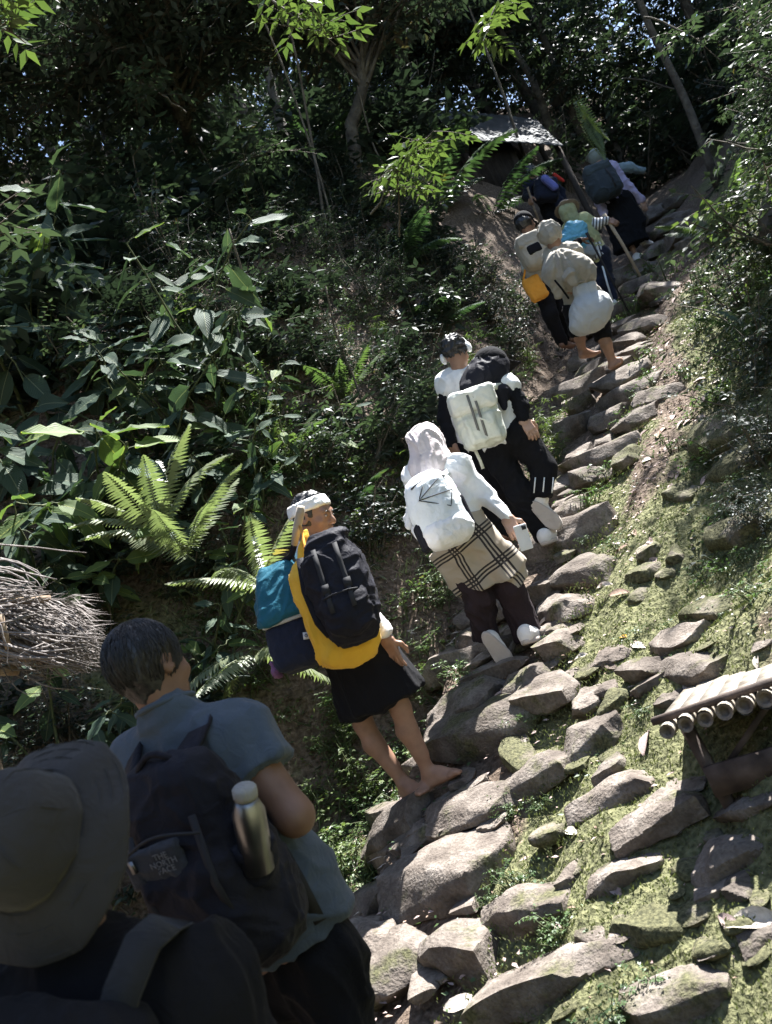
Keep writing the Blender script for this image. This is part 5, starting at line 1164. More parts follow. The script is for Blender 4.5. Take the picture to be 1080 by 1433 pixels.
t.cap(nk-(nk-(hL+hR)/2)*.06, nk+(nk-(hL+hR)/2)*.0, .080, .068, .03); t.cone(sR+(sR-eR)*.05, sR*.52+eR*.48, .078, .084, .04, None, 1.0, .006); t.cone(sL, sL*.5+eL*.5, .078, .085, .04)
f.part('t_shirt', t, .008, K_GREY, .010, 7, unit(eR-sR)+EZ*.3, 6)
un = unit(hd-nk); xn = unit(np.cross(un, FWD)); yn = np.cross(un, xn); b = MB(); b.tube([nk+un*(.030+.012*sin(a))+xn*.072*cos(a)+yn*.072*sin(a) for a in np.linspace(0, 2*pi, 25)], .008, 6, cap=False); f.mb('collar', b, K_GREY)
pt = SDF(); pt.cap(hL-EZ*.06, hR-EZ*.06, .098, None, .06)
for (h_, k_, q) in ((hL, kL, aL), (hR, kR, aR)): pt.cap(h_-EZ*.05, k_, .100, .08, .05); pt.cap(k_, q, .08, .06, .04)
f.part('trousers', pt, .011, K_BLACK, .010, 8, EZ, 3)
g = Fig('backpack', j(270, 1290, -.2), 'large black backpack with side bottle pocket on the grey T-shirt', 'backpack')
u_ = unit(nk-(hL+hR)/2); r_ = unit(sR-sL); r_ = unit(r_-u_*(r_@u_)); Rb = np.stack([r_, np.cross(u_, r_), u_], 1); c = j(292, 1200, -.17)
S = SDF(); S.box(c-Rb[:, 2]*.02, (.140, .095, .225), Rb, .07, .03, bulge=.02, taper=.10); S.box(c-Rb[:, 2]*.08-Rb[:, 1]*.085, (.11, .05, .135), Rb, .04, .03, bulge=.012); S.cap(c+Rb[:, 2]*.20-Rb[:, 0]*.09, c+Rb[:, 2]*.20+Rb[:, 0]*.07, .055, None, .05)
g.part('pack_body', S, .007, K_NAVY, .006, 9, None, 5)
S = SDF(); S.box(c+Rb[:, 2]*.065-Rb[:, 1]*.105-Rb[:, 0]*.045, (.075, .02, .045), Rb, .015, .02); fp = g.part('front_pocket', S, .006, cloth('dark charcoal nylon', (.04, .042, .05), .6), .003, 14)
ribbon(g, [j(252, 1085, -.16), j(264, 1048, -.115), j(280, 1018, -.06), j(294, 1004, .02), j(300, 1004, .10)], .058, .016, -Rb[:, 1]+Rb[:, 2]*.4, K_NAVY, 'shoulder_strap'); ribbon(g, [j(186, 1112, -.13), j(183, 1080, -.06), j(190, 1050, .02), j(198, 1040, .10)], .058, .016, -Rb[:, 1]+Rb[:, 2]*.4, K_NAVY, 'shoulder_strap')
b = MB(); b.tube([c+Rb@np.array([x, -.02+0*x, .245+.03*(1-(x/.05)**2)]) for x in np.linspace(-.05, .05, 7)], .008, 6); g.mb('grab_handle', b, K_NAVY)
for o, z0, z1 in ((-.085, .14, -.12), (.085, .14, -.12)): ribbon(g, [c+Rb@np.array([o, -.10, z0]), c+Rb@np.array([o*1.02, -.135, .0]), c+Rb@np.array([o, -.125, z1])], .018, .004, -Rb[:, 1], K_PLAS, 'compression_strap')
b = MB(); b.tube([c+Rb@np.array([x, -.118-.02*cos(x*14), .115+.02*cos(x*20)]) for x in np.linspace(-.10, .10, 12)], .0035, 5); zp = g.mb('zip', b, K_PLAS); b = MB(); b.box(c+Rb@np.array([-.088, -.128, .085]), (.006, .003, .014), Rb); g.mb('zip_pull', b, K_STEEL, zp)
ribbon(g, [j(392, 1185, -.10), j(420, 1235, -.10), j(448, 1290, -.05)], .03, .006, FWD-CR*.3, K_PLAS, 'hip_strap')
S = SDF(); S.cone(j(352, 1175, -.27), j(372, 1262, -.20), .05, .046, .02); g.part('bottle_pocket', S, .008, K_NAVY, .004, 12)
def text_mesh(s, size, mat):
    cu = bpy.data.curves.new('lettering', 'FONT'); cu.body = s; cu.size = size; cu.extrude = .0004; cu.align_x = 'CENTER'; cu.space_line = .8; cu.resolution_u = 2
    to = bpy.data.objects.new('lettering', cu); COL.objects.link(to); dg = bpy.context.evaluated_depsgraph_get(); me = bpy.data.meshes.new_from_object(to.evaluated_get(dg)); bpy.data.objects.remove(to); me.materials.clear(); me.materials.append(mat); return me
tm = text_mesh('THE\nNORTH\nFACE', .020, cloth('grey lettering', (.17, .17, .18))); to = obj('lettering', tm, fp)
q = c+Rb@np.array([-.012, -.1275, .082])-g.b; RR = np.stack([Rb[:, 0], Rb[:, 2], -Rb[:, 1]], 1); to.matrix_local = Matrix.Translation(Vector(q))@Matrix(RR.tolist()).to_4x4()
g = Fig('water_bottle', j(350, 1150, -.28), 'steel water bottle with pale cap in the backpack side pocket', 'bottle')
a0 = j(362, 1215, -.27); a1 = j(341, 1100, -.31); ua = unit(a1-a0); b = MB(); L_ = np.linalg.norm(a1-a0)
b.tube([a0, a0+ua*L_*.70, a0+ua*L_*.80, a0+ua*L_*.86], [.036, .036, .028, .022], 20); g.mb('bottle_body', b, K_STEEL); b = MB(); b.tube([a0+ua*L_*.86, a0+ua*L_*.90, a0+ua*L_*.97, a0+ua*L_], [.026, .027, .027, .022], 18); g.mb('bottle_cap', b, cloth('pale plastic', (.27, .26, .24), .5))

# ================================================================== 11 person with bucket hat, closest
j = J(1.36)
f = Fig('person', np.array([-.62, 1.36, float(H(-.62, 1.36))]), 'person in grey bucket hat and black top in the near corner', 'person')
ha = unit(CU*.49-CR*.36-FWD*.79); hx = unit(CR-ha*(CR@ha)); hy = np.cross(ha, hx); hc = P(42, 1174, 1.36); hd = hc-ha*.045+np.array([.015, .02, 0]); Rh = frame((.40, .85, .35), ha); nk = j(95, 1318, .06); sL = j(-60, 1430, .10); sR = j(270, 1398, .02); hL = j(120, 1850, .1); hR = j(290, 1810, .05); eR = j(390, 1640, .0); wR = j(450, 1800, .2); eL = j(-60, 1690, .1); wL = j(20, 1850, .2)
kL = hL-EZ*.42; aL = kL-EZ*.42; kR = hR-EZ*.42; aR = kR-EZ*.42
B = SDF(); torso(B, hL, hR, sL, sR, nk, .09); head(B, hd, Rh, .95, nk); arm(B, sR, eR, wR); arm(B, sL, eL, wL); leg(B, hL, kL, aL, -FWD, r=.78); leg(B, hR, kR, aR, -FWD, r=.78); bare_foot(B, aL, aL+np.array([.05, .23, 0])); bare_foot(B, aR, aR+np.array([.05, .23, 0]))
hh = hand(wR, np.array([0, .5, -1.0]), np.array([-1.0, 0, 0]), FWD, .5, .95, .006); h2 = hand(wL, np.array([0, .5, -1.0]), np.array([1.0, 0, 0]), FWD, .5, .95, .006)
f.part('body', B, .009, K_SKIND, extra=[hh, h2])
t = SDF(); torso(t, hL, hR, sL, sR, nk, .09, grow=.03); arm(t, sR, eR, wR, .03, .05); arm(t, sL, eL, wL, .03, .05); t.cap(sR, (sL+sR)/2, .085, .09, .06); f.part('shirt', t, .009, K_BLACK, .010, 7, EZ, 3)
S = SDF()
for (h_, k_, q) in ((hL, kL, aL), (hR, kR, aR)): S.cap(h_, k_, .11, .085, .05); S.cap(k_, q, .085, .07, .04)
f.part('trousers', S, .014, K_BLACK, .008, 8)
def hat_rev(name, prof, wav, parent=None, mat=K_HAT, n=72):
    V = []; F = []; m = len(prof)
    for r, z, wv in prof:
        for k in range(n):
            a = 2*pi*k/n; w_ = wv*(sin(a*2+.6)*.6+sin(a*3+2)*.4+.25*sin(a*7))
            V.append(hc+hx*r*cos(a)+hy*r*sin(a)*1.10+ha*(z+w_))
    for i in range(m-1):
        for k in range(n): F.append((i*n+k, i*n+(k+1) % n, (i+1)*n+(k+1) % n, (i+1)*n+k))
    V = np.array(V); F = np.array(F); N = vnormals(V, F); V = V+N*(.005*vn3(V*22)+.003*vn3(V*60+3))[:, None]
    o = obj(name, mesh_np(name, V-f.b, F, mat), parent or f.root); md = o.modifiers.new('thickness', 'SOLIDIFY'); md.thickness = .003; md.offset = -1; return o
hat = hat_rev('hat_crown', [(.001, .098, 0), (.03, .097, 0), (.056, .092, .002), (.073, .080, .003), (.081, .058, .003), (.086, .034, .003), (.091, .012, .001), (.092, .0, 0)], 0)
for a_ in (.3, 1.35, 2.4, 3.45, 4.5, 5.55):
    b = MB(); b.tube([hc+hx*(r+.001)*cos(a_)+hy*(r+.001)*sin(a_)*1.10+ha*(z+.001) for r, z in ((.03, .097), (.056, .093), (.073, .081), (.082, .058), (.087, .034), (.092, .002))], .0014, 4, cap=False); f.mb('seam', b, K_HAT, hat)
hat_rev('hat_brim', [(.088, -.002, 0), (.095, -.006, .002), (.110, -.015, .005), (.126, -.025, .009), (.140, -.035, .013), (.151, -.044, .016), (.1525, -.047, .016)], .02, hat)
for r, z in ((.0955, -.006), (.117, -.019), (.132, -.029), (.146, -.040)):
    b = MB(); n_ = 60
    wv = {.0955: .002, .117: .007, .132: .011, .146: .0145}[r]
    b.tube([hc+hx*(r+.002)*cos(a)+hy*(r+.002)*sin(a)*1.10+ha*(z+.001+wv*(sin(a*2+.6)*.6+sin(a*3+2)*.4+.25*sin(a*7))) for a in np.linspace(0, 2*pi, n_)], .0011, 4, cap=False); f.mb('stitching', b, K_HAT, hat)
g = Fig('rucksack', j(150, 1440, -.1), 'black rucksack strap and top over the near shoulder', 'rucksack')
ribbon(g, [j(150, 1470, -.135), j(170, 1390, -.13), j(200, 1318, -.10), j(232, 1290, -.03), j(250, 1288, .05)], .052, .010, -FWD+CU*.5, cloth('charcoal webbing', (.022, .023, .027), .8, .1, .3), 'shoulder_strap')
S = SDF(); S.box(j(60, 1560, -.16), (.15, .08, .13), np.stack([CR, FWD, CU], 1), .06, .03, bulge=.02); g.part('pack_top', S, .010, K_BLACK, .006, 9)
# ------------------------------------------------------------------ large-leaved plants: every leaf an object
def big_leaf_mesh(seed, curl=.35, wid=.42, mat=ML_BIG):
    rg = np.random.default_rng(seed); n = 9; V = []; UV = []; F = []
    for i in range(n):
        u = i/(n-1); w = wid*.5*(sin(pi*min(1, u**.8))**.85)*(1-.15*u)+.002
        z = -curl*u*u*.6; y = u*(1-.12*curl*u)
        for k in (-1, -.5, 0, .5, 1):
            V.append((k*w, y, z-.10*wid*(1-abs(k))*1.0+.02*rg.normal()*abs(k)*(0 < i < n-1)+.012*sin(u*22)*abs(k))); UV.append((k*w/(wid*.5), u))
    for i in range(n-1):
        for k in range(4): F.append((i*5+k, i*5+k+1, i*5+k+6, i*5+k+5))
    me = mesh_np('leaf', np.array(V), np.array(F), mat)
    ul = me.uv_layers.new(name='UVMap'); li = np.array([l.vertex_index for l in me.loops]); ul.data.foreach_set('uv', np.array(UV, np.float32)[li].ravel())
    return me
BIGL = [big_leaf_mesh(i, c, w) for i, (c, w) in enumerate([(.3, .42), (.6, .40), (.15, .46), (.8, .44)])]
BIGB = [big_leaf_mesh(i+9, c, w, ML_BIGB) for i, (c, w) in enumerate([(.35, .46), (.7, .42), (.2, .48)])]
def put_leaf(parent, pos, d, up, L, me, name='leaf'):
    d = unit(d); x = unit(np.cross(d, up)); z = np.cross(x, d); o = obj(name, me, parent)
    o.matrix_local = Matrix.Translation(Vector(pos))@Matrix(np.stack([x, d, z], 1).tolist()).to_4x4()@Matrix.Diagonal((L, L, L, 1)); return o
def big_plant(tip, dist, nst, nlf, L, label, seed, bright=.2, name='broad_leaf_plant', rise=.9, spread=.35, cat='plant', group=None, fwd=0.0):
    """plant whose leafy head is seen at pixel 'tip' at the given distance; its stems stand on the bank below"""
    rg = np.random.default_rng(seed); dc = cast(tip[0], tip[1]+10)[1]; k_ = min(dc, 7.5)/dist; top = P(tip[0], tip[1], dc-.42*k_); root = cast(tip[0]+25, tip[1]+85*1.0)[0]; L = L*k_*1.32; nlf = int(nlf*1.25); spread = spread*k_
    if fwd: top = P(tip[0], tip[1], dc-fwd)
    if np.linalg.norm(root-top) > 1.4+fwd: root = np.array([top[0]-.05, top[1]+.2, max(float(H(top[0]-.05, top[1]+.2)), top[2]-1.1)])
    r = empty(name, root); tag(r, label, cat, group); mb = MB()
    for i in range(nst):
        e = top-root+np.array([rg.normal()*spread, rg.normal()*spread*.6, rg.normal()*spread*.7]); s0 = np.array([rg.normal()*.05, rg.normal()*.05, -.2]); pts = []
        for u in np.linspace(0, 1, 8): pts.append(s0*(1-u)+e*u+np.array([0, 0, .12*sin(pi*u)])+rg.normal(size=3)*.012)
        mb.tube(pts, np.linspace(.011, .005, 8), 6, cap=False); pts = np.array(pts)
        m = nlf//nst; a0 = rg.uniform(0, 6.28)
        for k in range(m):
            u = 7*(1-.55*(k/m)**1.1); b = int(min(6, u)); q = pts[b]+(pts[min(7, b+1)]-pts[b])*(u-b); a = a0+k*2.4; el = .35-1.25*k/m+rg.normal()*.22
            d = np.array([cos(a)*cos(el), sin(a)*cos(el), sin(el)]); pe = q+d*L*.22
            mb.tube([q, (q+pe)/2+np.array([0, 0, .01]), pe], [.004, .0035, .003], 4, cap=False)
            up = unit(np.array([.1, -.75, .75])+rg.normal(size=3)*.25)
            if abs(up@d) > .9: up = unit(up+np.array([.5, -.5, 0]))
            ms = BIGB if rg.random() < (bright if k > 2 else bright*1.6) else BIGL
            put_leaf(r, pe, d-EZ*.15, up, L*rg.uniform(.7, 1.12)*(.7 if k == 0 else 1), ms[rg.integers(len(ms))])
    mb.build('stem', M_GSTEM, r); return r
for i, a in enumerate([((35, 400), 4.6, 5, 40, .20, 'tall broad leaved plant with hanging pale tinged leaves at the left edge', 1, .12, .40), ((125, 380), 4.9, 5, 36, .20, 'dark broad leaved plant above the sunlit one, leaves drooping', 2, .05, .36),
                       ((215, 470), 5.1, 4, 30, .19, 'broad leaved plant with smooth pointed leaves left of the bare stems', 3, .05, .34), ((60, 520), 4.7, 4, 28, .19, 'shaded broad leaved plant low on the left edge', 4, .03, .30),
                       ((245, 535), 5.3, 3, 18, .17, 'small cluster of broad grey green leaves in dark undergrowth', 5, .05, .2),
                       ((125, 640), 4.3, 4, 30, .185, 'sunlit broad leaved plant with yellow green top leaves over the thatch', 6, .75, .20), ((60, 700), 4.5, 4, 26, .18, 'broad leaved plant with dull leaves directly above the thatch', 7, .1, .28),
                       ((300, 690), 5.0, 3, 20, .13, 'leafy plant right of the sunlit fern', 9, .2, .25), ((125, 770), 4.0, 3, 16, .12, 'small light leaved sprig hanging over the thatch tips', 10, .5, .14),
                       ((60, 985), 3.3, 4, 24, .10, 'dark leaved plant under the thatched roof', 11, .1, .20), ((165, 1000), 3.6, 3, 18, .095, 'small glossy leaved plant beside the dark haired head', 12, .2, .16), ((270, 900), 4.2, 3, 18, .11, 'sprig with ribbed leaves right of the dark haired head', 13, .4, .12),
                       ((330, 620), 5.6, 4, 24, .13, 'leafy plant with bluish leaves above the headband wearer', 14, .1, .28), ((400, 590), 6.0, 4, 24, .11, 'leafy plant on the bank between the two sunlit clearings', 15, .25, .28), ((20, 800), 4.6, 4, 22, .17, 'broad leaved plant behind the thatch', 16, .1, .3),
                       ((90, 330), 5.0, 5, 40, .20, 'broad leaved plant with grey green leaves high on the left bank', 19, .05, .40), ((20, 450), 4.6, 5, 36, .21, 'broad leaved plant with one mottled pale leaf at the left edge', 20, .12, .36), ((170, 420), 5.0, 5, 34, .19, 'broad leaved plant in the middle of the left thicket', 21, .04, .36), ((280, 450), 5.4, 4, 28, .18, 'broad leaved plant at the right end of the dark thicket', 22, .04, .30), ((120, 490), 4.9, 4, 30, .19, 'shaded broad leaved plant behind the sunlit one', 23, .02, .34), ((190, 570), 4.9, 4, 26, .18, 'drooping broad leaved plant right of the sunlit top leaves', 24, .08, .28), 
                       ((30, 610), 4.6, 4, 30, .18, 'low broad leaved plant at the left edge above the thatch', 26, .1, .30), ((95, 655), 4.6, 4, 26, .16, 'broad leaved plant under the sunlit top leaves', 27, .2, .26),
                       ((300, 800), 4.9, 4, 22, .11, 'dark leafy plant behind the teal bag', 17, .1, .25), ((330, 520), 6.0, 3, 20, .12, 'plant with heart shaped leaves beside narrow stems', 18, .25, .22)]):
    big_plant(*a[:5], a[5], a[6], a[7], spread=a[8], fwd=1.35 if a[6] == 6 else 0.0)

# ------------------------------------------------------------------ ferns: every frond an object
def frond_mesh(seed, npair=22, wid=.30, arch=.55, mat=ML_FERN, curl=0.0):
    rg = np.random.default_rng(seed); pos = []; d = []; u_ = []; L = []; W = []; rp = []
    for i in range(npair+1):
        u = i/npair; y = u*(1-.2*arch*u); z = .35*arch*(u-1.9*u*u*.75); rp.append((0, y, z))
        if i == 0 or u < .06: continue
        ln = wid*(sin(pi*min(1, .12+u*.86))**.8)*.5+.012
        for g in (-1, 1):
            pos.append((0, y, z)); d.append((g*1.0, .35+.25*u, -.28-.2*rg.random()-curl*.4)); u_.append((0, -.1, 1)); L.append(ln*rg.uniform(.9, 1.05)); W.append(.040)
    V, F = leaf_arrays(np.array(pos), np.array(d), np.array(u_, float), np.array(L), np.array(W), .1, .25)
    mb = MB(); mb.tube(rp[::3]+[rp[-1]], np.linspace(.006, .002, len(rp[::3])+1), 4, cap=False); V2 = np.concatenate(mb.V); F2 = np.array(mb.F4)
    return mesh_np('frond', np.concatenate([V, V2]), [F, F2+len(V)], mat)
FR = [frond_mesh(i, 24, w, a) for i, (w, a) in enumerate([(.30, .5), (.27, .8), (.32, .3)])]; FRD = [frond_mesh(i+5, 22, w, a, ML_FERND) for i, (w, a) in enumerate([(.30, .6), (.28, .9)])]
ML_FERNS = leafmat('fern frond with painted sunlight', (.125, .15, .085), (.20, .225, .13), rough=.45, trans=.3)  # paler frond copy, sunlight put into its colour
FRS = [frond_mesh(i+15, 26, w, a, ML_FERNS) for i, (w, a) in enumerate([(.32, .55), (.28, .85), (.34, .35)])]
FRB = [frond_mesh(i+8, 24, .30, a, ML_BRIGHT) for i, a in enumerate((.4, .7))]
def fern(p, n, L, label, seed, fr, lean=(0, -.4), fans=None, name='fern', lift=.6, group=None, fwd=0.0):
    rg = np.random.default_rng(seed)
    if fans is None:                                         # rooted on the bank behind that point
        v = p-CPOS; d0 = v@FWD; px, py = PW/2+FPX*(v@CR)/d0, PH/2-FPX*(v@CU)/d0; p, d1 = cast(px, py); d1 = min(d1, d0*1.7); L = L*d1/d0*1.05; p = P(px, py, d1-.03-fwd)
    r = empty(name, p); tag(r, label, 'fern', group)
    for i in range(n):
        a = fans[i] if fans else i*2*pi/n+rg.normal()*.25; el = lift+rg.normal()*.18
        d = np.array([cos(a)*cos(el)+lean[0], sin(a)*cos(el)+lean[1], sin(el)]); up = unit(np.array([0, 0, 1.0])+np.array([cos(a), sin(a), 0])*-.3)
        put_leaf(r, rg.normal(size=3)*.02, d, up, L*rg.uniform(.75, 1.1), fr[rg.integers(len(fr))], 'frond')
    return r
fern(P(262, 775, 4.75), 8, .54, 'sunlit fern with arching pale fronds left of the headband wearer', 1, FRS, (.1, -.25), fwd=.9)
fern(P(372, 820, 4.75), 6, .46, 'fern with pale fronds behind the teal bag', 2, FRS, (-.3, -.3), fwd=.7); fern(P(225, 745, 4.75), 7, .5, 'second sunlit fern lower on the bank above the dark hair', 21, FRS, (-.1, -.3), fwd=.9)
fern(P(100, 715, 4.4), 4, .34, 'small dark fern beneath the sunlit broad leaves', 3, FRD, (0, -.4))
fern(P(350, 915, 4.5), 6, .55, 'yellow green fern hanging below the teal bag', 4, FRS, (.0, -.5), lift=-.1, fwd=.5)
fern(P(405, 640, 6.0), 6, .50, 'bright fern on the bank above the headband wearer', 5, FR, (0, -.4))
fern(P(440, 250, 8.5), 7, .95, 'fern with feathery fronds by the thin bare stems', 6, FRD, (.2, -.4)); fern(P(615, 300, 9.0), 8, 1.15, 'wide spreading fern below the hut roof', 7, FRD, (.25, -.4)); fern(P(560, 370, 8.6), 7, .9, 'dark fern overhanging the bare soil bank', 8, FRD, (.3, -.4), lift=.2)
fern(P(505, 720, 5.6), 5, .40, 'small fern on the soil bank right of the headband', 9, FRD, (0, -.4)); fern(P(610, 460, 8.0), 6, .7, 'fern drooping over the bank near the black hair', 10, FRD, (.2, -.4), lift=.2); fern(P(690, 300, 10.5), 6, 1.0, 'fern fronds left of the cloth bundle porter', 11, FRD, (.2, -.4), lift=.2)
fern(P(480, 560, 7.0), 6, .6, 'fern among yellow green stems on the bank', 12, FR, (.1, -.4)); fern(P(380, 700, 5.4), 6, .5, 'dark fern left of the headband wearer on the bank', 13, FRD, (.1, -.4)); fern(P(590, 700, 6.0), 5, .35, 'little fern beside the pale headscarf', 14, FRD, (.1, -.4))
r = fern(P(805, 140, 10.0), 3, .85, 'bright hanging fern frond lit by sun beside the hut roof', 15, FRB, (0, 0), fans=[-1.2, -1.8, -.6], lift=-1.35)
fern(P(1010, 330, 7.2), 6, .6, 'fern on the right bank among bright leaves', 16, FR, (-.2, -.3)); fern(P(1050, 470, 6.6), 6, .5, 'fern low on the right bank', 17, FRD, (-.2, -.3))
# upright yellow-green plants with narrow leaves, bright twigs, bare stems
for (x, y, d, sc) in [(520, 545, 7.0, .85), (548, 500, 7.4, .8), (640, 470, 8.0, .6), (680, 478, 8.2, .6), (720, 520, 7.4, .5), (500, 600, 6.6, .6), (735, 500, 7.8, .5), (590, 620, 6.6, .5), (560, 640, 6.4, .45), (620, 520, 7.4, .5)]:
    p = P(x, y, d); p[2] = min(p[2]-.3*sc, float(H(p[0], p[1])) if H(p[0], p[1]) > p[2]-1.2 else p[2]-.6*sc); put_shrub('slender', p, sc)
def bright_branch(root, tip, seed, n, L, label, mat=ML_BRIGHT, tl=.35):
    rg = np.random.default_rng(seed); root = np.asarray(root); tip = np.asarray(tip); bag = LeafBag(); mb = MB(); pts = []
    for u in np.linspace(0, 1, 9): pts.append((tip-root)*u+np.array([0, 0, .18*sin(pi*u)])*np.linalg.norm(tip-root)*.4+rg.normal(size=3)*.015)
    mb.tube(pts, np.linspace(.012, .004, 9), 5, cap=False); pts = np.array(pts)
    for i in range(n):
        u = rg.uniform(3.5, 8); b = int(min(7, u)); q = pts[b]+(pts[b+1]-pts[b])*(u-b); tp = spray(bag, rg, q, rdir(rg, -.3, .4), tl*rg.uniform(.6, 1.1), 7, L, L*.42, .5); mb.tube(tp, np.linspace(.004, .002, len(tp)), 3, cap=False)
    r = empty('leafy_branch', root); tag(r, label, 'branch'); obj('foliage', bag.mesh('foliage', mat), r); mb.build('stem', M_STEM, r); return r
bright_branch(P(520, 300, 8.2), P(610, 180, 7.6), 51, 16, .13, 'branch with large bright leaves in front of the hut roof'); bright_branch(P(560, 330, 8.4), P(560, 230, 7.8), 52, 12, .10, 'leafy branch with yellow green tips left of the hut')
bright_branch(P(330, -20, 6.5), P(470, 65, 6.2), 53, 12, .12, 'sunlit branch with translucent leaves at the top of the thicket'); bright_branch(P(380, -60, 6.2), P(440, 10, 6.0), 54, 8, .12, 'short branch of bright leaves hanging from the upper edge')
bright_branch(P(720, -30, 9.5), P(680, 60, 9.0), 55, 12, .16, 'bright leaved branch hanging near the upper centre'); bright_branch(P(-60, 20, 5.0), P(30, 60, 4.8), 56, 9, .13, 'leafy branch entering at the upper left corner'); bright_branch(P(260, 160, 9.8), P(190, 110, 9.3), 57, 18, .12, 'spray of bluish leaves in the upper left thicket', ML_MID)
bright_branch(P(900, 20, 9.0), P(1010, 80, 8.8), 58, 12, .12, 'leafy branch at the upper right beside a dark trunk', ML_MID); bright_branch(P(1090, 250, 6.5), P(1000, 290, 6.6), 59, 14, .10, 'bright branch on the right bank lit by sun'); bright_branch(P(-60, 290, 4.6), P(5, 330, 4.6), 60, 6, .10, 'yellowing leaves at the left edge', ML_MID)
bright_branch(P(300, 260, 9.6), P(380, 210, 9.2), 61, 24, .115, 'drooping branch of dense bluish leaflets in the middle thicket', ML_MID, .45); bright_branch(P(290, 330, 9.2), P(400, 330, 8.8), 62, 24, .11, 'long drooping branch of bluish leaflets above the bare stems', ML_MID, .5); bright_branch(P(160, 300, 9.2), P(220, 300, 8.8), 63, 20, .11, 'spray of bluish leaflets over the broad leaves', ML_MID, .45); bright_branch(P(130, 240, 9.4), P(80, 245, 9.0), 64, 18, .115, 'spray of bluish leaflets near the left edge', ML_MID, .45)
def liana(pix, d, r0, label):
    d = min(max(d, cast(*pix[0])[1]), d*1.45) if 0 <= pix[0][0] < 1080 else d; r0 = r0*1.15
    pts = np.array([P(x, y, d+.15*sin(i)) for i, (x, y) in enumerate(pix)]); tt = np.linspace(0, len(pix)-1, 4*len(pix)); pts = np.stack([np.interp(tt, np.arange(len(pix)), pts[:, k]) for k in range(3)], 1)
    for _ in range(2): pts[1:-1] = (pts[:-2]+2*pts[1:-1]+pts[2:])/4
    r = empty('thin_trunk', pts[0]); tag(r, label, 'trunk'); mb = MB(); mb.tube(pts-pts[0], np.linspace(r0, r0*.6, len(pts)), 7); mb.build('bark', M_BARK if r0 > .03 else M_STEM, r)
liana([(470, 330), (446, 240), (420, 160), (395, 90), (365, 20), (330, -80)], 7.0, .012, 'pale thin bare trunk crossing the middle thicket'); liana([(455, 320), (443, 235), (430, 165), (418, 95), (400, 20), (380, -70)], 7.3, .015, 'darker thin bare trunk beside the pale one')
liana([(740, 240), (700, 120), (660, 20), (630, -60)], 10.0, .022, 'slanting grey trunk in front of the hut roof'); liana([(590, 300), (540, 240), (520, 200), (500, 120)], 8.0, .014, 'thin branching twig left of the hut'); liana([(1005, 260), (960, 140), (900, 20), (880, -60)], 9.5, .05, 'dark leaning trunk at the upper right'); liana([(1140, 400), (1075, 320), (1090, 250), (1150, 150)], 6.0, .09, 'dark stump at the right edge of the bank')
liana([(350, 560), (330, 480), (345, 400), (320, 320)], 6.4, .012, 'dark hanging vine in the shaded thicket'); liana([(520, 620), (500, 540), (470, 470), (455, 400)], 7.0, .010, 'thin dry stem on the bank')

# ------------------------------------------------------------------ thatched roof corner at the left edge
M_THATCH = noisy('dry thatch', ((.075, .063, .058), (.165, .145, .135), (.30, .27, .255)), 20, .85, .3, 120, dist=.003)
D = 3.25; ro = P(-60, 870, D); th = empty('thatched_roof', (ro[0], ro[1], float(H(ro[0], ro[1])))); tb = np.array(th.location); tag(th, 'frayed palm thatch roof corner with dry stalks at the left edge', 'roof')
def stalk_mesh(seed):
    rg = np.random.default_rng(seed); mb = MB(); n = 7; b1, b2 = rg.normal()*.05, rg.normal()*.04
    mb.tube([(u, b1*sin(pi*u)+.02*rg.normal()*u, b2*sin(pi*u)-.05*u*u) for u in np.linspace(0, 1, n)], np.linspace(.0048, .0018, n)*rg.uniform(.6, 1.2), 4); return mb.mesh('thatch_stalk', M_THATCH)
STK = [stalk_mesh(i) for i in range(7)]; rg = np.random.default_rng(9)
def put_stalk(a, b):
    x = b-a; L = np.linalg.norm(x); x /= L; y = unit(np.cross(EZ, x)); z = np.cross(x, y); o = obj('thatch_stalk', STK[rg.integers(7)], th); o.matrix_local = Matrix.Translation(Vector(a-tb))@Matrix(np.stack([x*L, y, z], 1).tolist()).to_4x4()
for i in range(285):
    u = rg.random()**.8; q = rg.random()
    if q < .30: ex, ey = 25+rg.random()*50, 795+rg.random()*60; sx, sy = -160+rg.random()*120, ey+rg.normal()*12+22
    elif q < .85: ex, ey = 95+rg.random()*54, 862+rg.random()*60; sx, sy = -120+rg.random()*140, 840+rg.random()*60
    else: ex, ey = 20+rg.random()*110, 900+rg.random()*50; sx, sy = -60+rg.random()*80, 840+rg.random()*60
    put_stalk(P(sx, sy, D+rg.uniform(-.12, .25)), P(ex, ey, D+rg.uniform(-.16, .2)))
put_stalk(P(-80, 760, D-.1), P(126, 756, D-.1)); put_stalk(P(-60, 786, D-.1), P(84, 792, D-.1)); put_stalk(P(-20, 850, D-.2), P(26, 938, D-.2)); put_stalk(P(60, 900, D-.15), P(62, 940, D-.15))
V = []; F = []                                             # fine matted fibre under the stalks
rg = np.random.default_rng(12); N_ = 1500; A = np.stack([P(rg.uniform(-150, 110), rg.uniform(835, 915), D+rg.uniform(-.05, .3)) for _ in range(N_)]); dv = np.stack([unit(CR*rg.uniform(.5, 1)+CU*rg.normal()*.35+FWD*rg.normal()*.4) for _ in range(N_)])
V, F = leaf_arrays(A-tb, dv, np.tile([0., 0, 1], (N_, 1)), rg.uniform(.06, .16, N_), rg.uniform(.004, .009, N_)); tag(obj('thatch_fibre', mesh_np('thatch_fibre', V, F, M_THATCH), th), None, None, None, 'stuff')
